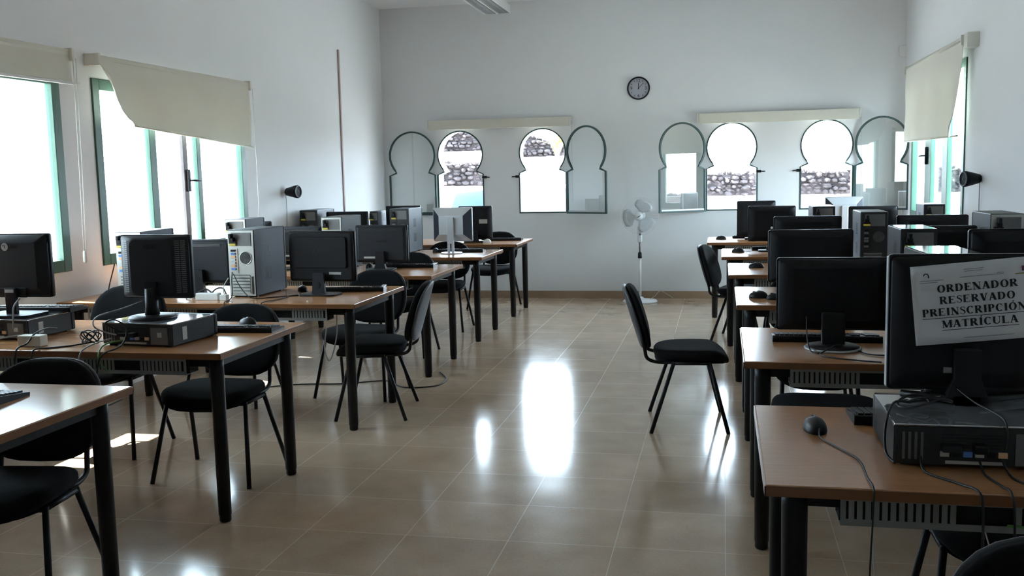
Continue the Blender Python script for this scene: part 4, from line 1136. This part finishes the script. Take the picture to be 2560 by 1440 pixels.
cable('black cable hanging over the third left desk edge', [(-2.62, 5.62, ZT + .004), (-2.63, 5.45, ZT + .004), (-2.645, 5.305, ZT + .004), (-2.655, 5.285, .72), (-2.68, 5.28, .62), (-2.64, 5.29, .55), (-2.61, 5.32, .62)], 'cable', .0035)
cable('black arching cords behind the white adapters', [(-3.25, 5.50, ZT + .004), (-3.20, 5.53, .80), (-3.14, 5.55, .825), (-3.09, 5.54, .80), (-3.07, 5.53, ZT + .006)], 'cable', .005)
cable('second black arching cord behind the white adapters', [(-3.14, 5.58, ZT + .004), (-3.10, 5.60, .82), (-3.05, 5.60, .825), (-3.02, 5.59, ZT + .006)], 'cable', .005)
cable('white cord rising from the adapter cube', [(-2.968, 5.46, .805), (-2.975, 5.47, .85), (-2.965, 5.52, .90)], 'whitecable', .003)
cable('white cable looping under the third left desk', [(-2.35, 5.72, .66), (-2.36, 5.72, .50), (-2.40, 5.70, .36), (-2.44, 5.72, .42), (-2.46, 5.80, .55)], 'whitecable', .004)
cable('long black cable lying on the floor under the third left desk', [(-3.4, 6.3, .006), (-3.05, 6.55, .006), (-2.7, 6.62, .006), (-2.45, 6.75, .006), (-2.35, 6.70, .006), (-2.2, 6.55, .006), (-2.0, 6.62, .006), (-1.98, 6.85, .006), (-2.1, 7.1, .006)], 'cable', .005)
cable('black cable draped over the nearest right desk edge, left strand', [(.47, 2.46, .80), (.475, 2.42, ZT + .004), (.53, 2.34, ZT + .004), (.56, 2.275, ZT + .004), (.565, 2.262, .72), (.57, 2.27, .60), (.60, 2.30, .30), (.70, 2.32, .05)], 'cable', .003)
cable('black cable draped over the nearest right desk edge, middle strand', [(.60, 2.455, .80), (.605, 2.42, ZT + .004), (.62, 2.33, ZT + .004), (.625, 2.275, ZT + .004), (.63, 2.262, .70), (.635, 2.27, .40), (.63, 2.28, .10)], 'cable', .003)
cable('black cable draped over the nearest right desk edge, right strand', [(.65, 2.455, .80), (.66, 2.40, ZT + .004), (.695, 2.33, ZT + .004), (.715, 2.275, ZT + .004), (.72, 2.262, .71)], 'cable', .003)
cable('green network cable looping off the nearest right desk', [(.715, 2.46, .81), (.745, 2.40, .80), (.765, 2.30, .785), (.765, 2.262, .75), (.75, 2.25, .72), (.70, 2.25, .695), (.65, 2.26, .705), (.62, 2.28, .70)], 'greencable', .003)
bl = []
for k in range(30):
    f = k / 29; a = f * 2.5 * 2 * PI
    bl.append((.06 * f + .045 * math.cos(a), .035 * math.sin(a) - .02 * f, .015 + .02 * f + .012 * math.sin(a * 1.3)))
cb_ = MB(); cb_.tube(bl, .0032, smooth=3, n=6); tag(cb_.build('cable_coil', 'cable'), 'looped black cables on the flat computer lid in the right foreground', 'cable').location = (.475, 2.62, ZT + .109)
cable('black cables falling down the left side of the foreground flat computer', [(.47, 2.60, .90), (.425, 2.57, .905), (.40, 2.53, .86), (.395, 2.49, .80), (.41, 2.45, .785)], 'cable', .0035)
cable('thin black cable from the foreground monitor to its computer', [(.585, 2.715, .93), (.62, 2.60, .905), (.655, 2.48, .895), (.66, 2.455, .86), (.655, 2.452, .82)], 'cable', .0028)
cable('white cord hanging below the nearest right desk tray', [(.345, 2.36, .67), (.36, 2.36, .50), (.395, 2.34, .25), (.42, 2.32, .01)], 'whitecable', .002)
cable('thin white cord slanting to the floor under the nearest right desk', [(.62, 2.50, .64), (.66, 2.50, .50), (.72, 2.45, .25), (.78, 2.40, .01)], 'whitecable', .002)
cable('black cord looping from the ring-based monitor stand', [(.44, 4.00, .80), (.38, 3.95, ZT + .004), (.40, 3.88, ZT + .004), (.50, 3.82, ZT + .004), (.58, 3.79, ZT + .004)], 'cable', .003)
cable('black cord on the second right desk, right of the monitor base', [(.53, 4.02, ZT + .004), (.56, 3.95, ZT + .004), (.64, 3.93, ZT + .004), (.72, 3.95, ZT + .004)], 'cable', .003)
cable('thin black cord in front of the ring-based monitor, left of its neck', [(.335, 4.08, .90), (.335, 4.05, .82), (.345, 4.00, ZT + .006), (.37, 3.95, ZT + .004)], 'cable', .003)

# ------------------------------------------------------------ outside
struct(MB().box(-40, 40, -25, 45, -.35, -.13).build('trim_2', 'ext_ground'))
tag(MB().box(-14, 14, -.15, .15, 0, .55).build('terrace_wall', 'ext_white'), 'low whitewashed wall outside the arched windows', 'wall').location = (0, 19.2, -.13)
struct(MB().box(-16, 16, 20.6, 25.8, -.13, 1.32).build('trim_3', 'ext_ground'))
def rockwall(label, x0, x1, y, z0, z1, loc_seed, slope=None):
    random.seed(loc_seed); mb = MB(); x = x0
    zz = z0; row = 0
    while zz < z1:
        x = x0 + random.uniform(-.1, .1); hh = random.uniform(.07, .12)
        while x < x1:
            ww = random.uniform(.07, .2); lim = z1 if slope is None else slope(x)
            if zz < lim:
                c = Vector((x + ww / 2, y + random.uniform(-.09, .09), zz + hh / 2 + random.uniform(-.03, .03))); q = bmesh.ops.create_icosphere(mb.b, subdivisions=1, radius=.5)
                for v in q['verts']:
                    v.co = Vector((v.co.x * ww * 1.08, v.co.y * .25, v.co.z * hh * 1.1)) * random.uniform(.8, 1.15) + c
            x += ww
        zz += hh * .92
    for i in range(40):
        a = x0 + (x1 - x0) * i / 40; b_ = x0 + (x1 - x0) * (i + 1) / 40; top = min(z1, slope((a + b_) / 2)) if slope else z1
        mb.box(a, b_, y + .02, y + .5, z0, top - .02)
    return tag(mb.build('stone_wall', 'rock'), label, 'stone wall', kind='stuff')
rockwall('dark lava-stone wall outside, lower band seen through the arched windows', -9, 6, 20.5, .95, 1.80, 3, slope=lambda x: 1.72 if x < -4.45 else (.96 if x < -1.5 else 1.40))
rockwall('dark lava-stone slope outside, upper band seen through the left arched windows', -9.5, -2.5, 24.75, 1.32, 3.3, 5, slope=lambda x: 3.2 if x < -5.3 else 2.31 + .12 * math.cos((x + 4.9) * 3))
MBw = MB().box(-9, -5.3, -.2, .2, 0, .74); MBw.box(-5.3, 9, -.2, .2, 0, .56)
tag(MBw.build('terrace_wall', 'ext_white'), 'whitewashed wall between the two dark stone bands outside', 'wall').location = (0, 23.7, 1.32)
def car(label, x, y, z, rz, paint):
    t = thing('car', label, 'car', (x, y, z), rz)
    b = MB(); b.prism([(-2.0, .28), (-1.95, .75), (-1.2, .88), (-.75, 1.38), (.8, 1.42), (1.5, .95), (2.0, .85), (2.05, .3)], -.8, .8, 'y'); o = b.build('body', paint, t)
    g = MB(); g.prism([(-1.08, .92), (-.70, 1.32), (.75, 1.36), (1.3, .97)], -.81, .81, 'y'); g.build('side_glass', 'carglass', t)
    MB().quad([(-1.21, -.7, .90), (-1.21, .7, .90), (-.79, .62, 1.37), (-.79, -.62, 1.37)]).build('windscreen', 'carglass', t)
    for sx in (-1.25, 1.25):
        for sy in (-.78, .78): MB().lathe([(.31, -.1), (.31, .1)], (sx, sy, .31), 'y', 20).build('wheel', 'rubber', t)
car('white car parked outside the leftmost arched window', -4.9, 16.4, -.13, 80, 'carpaint')
car('white car parked outside, seen through the second arched window', -2.75, 16.6, -.13, 84, 'carpaint')
tag(MB().lathe([(.05, 0), (.045, .9), (.045, 1.06), (.035, 1.10), (.015, 1.12)], (0, 0, 0), 'z', 16).build('bollard', 'carpaintred'), 'small red round-topped bollard outside the third arched window', 'bollard').location = (.085, 14.0, -.13)
def plant(label, x, y, z, n, h, m, seed):
    random.seed(seed); mb = MB()
    for k in range(n):
        a = random.uniform(0, 2 * PI); l = h * random.uniform(.7, 1.1); sp = random.uniform(.25, .8)
        c, s = math.cos(a), math.sin(a); w_ = .05
        pts = [(0, 0, 0), (sp * l * .35 * c, sp * l * .35 * s, l * .55), (sp * l * c, sp * l * s, l * (.9 - .3 * sp))]
        mb.quad([(pts[0][0] - w_ * s, pts[0][1] + w_ * c, 0), (pts[0][0] + w_ * s, pts[0][1] - w_ * c, 0), (pts[1][0] + w_ * s, pts[1][1] - w_ * c, pts[1][2]), (pts[1][0] - w_ * s, pts[1][1] + w_ * c, pts[1][2])])
        f = mb.b.faces.new([mb.b.verts.new(p) for p in ((pts[1][0] - w_ * s, pts[1][1] + w_ * c, pts[1][2]), (pts[1][0] + w_ * s, pts[1][1] - w_ * c, pts[1][2]), pts[2])])
    o = mb.build('plant', m); md = o.modifiers.new('thickness', 'SOLIDIFY'); md.thickness = .01; o.location = (x, y, z)
    return tag(o, label, 'plant')
plant('yellow-green agave outside the second arched window', -3.9, 23.7, 1.32 + .56, 26, .75, 'leaf', 8)
def bush(label, x, y, z, r, seed):
    random.seed(seed); mb = MB()
    for k in range(420):
        v = Vector((random.gauss(0, 1), random.gauss(0, 1), random.gauss(0, 1))).normalized() * r * random.uniform(.6, 1)
        v.z = abs(v.z) * .9; n_ = Vector((random.gauss(0, 1), random.gauss(0, 1), random.gauss(0, 1))).normalized(); u_ = n_.orthogonal().normalized() * .06; w_ = n_.cross(u_).normalized() * .04
        mb.quad([v - u_, v - w_, v + u_, v + w_])
    o = mb.build('bush', 'bush'); o.location = (x, y, z); return tag(o, label, 'bush')
bush('green bush outside the right window', 6.5, 9.0, -.13, 1.1, 11)
bush('green bush farther along outside the right window', 6.9, 12.4, -.13, 1.3, 12)
rw = rockwall('stone wall outside the right window', 0, 14, 0, 0, .75, 9)
rw.rotation_euler = (0, 0, PI / 2); rw.location = (9.7, 4.0, .15)
tag(MB().box(-.15, .15, -8, 8, 0, .35).build('terrace_wall', 'ext_white'), 'white kerb below the stone wall outside the right window', 'wall').location = (8.9, 11, -.13)
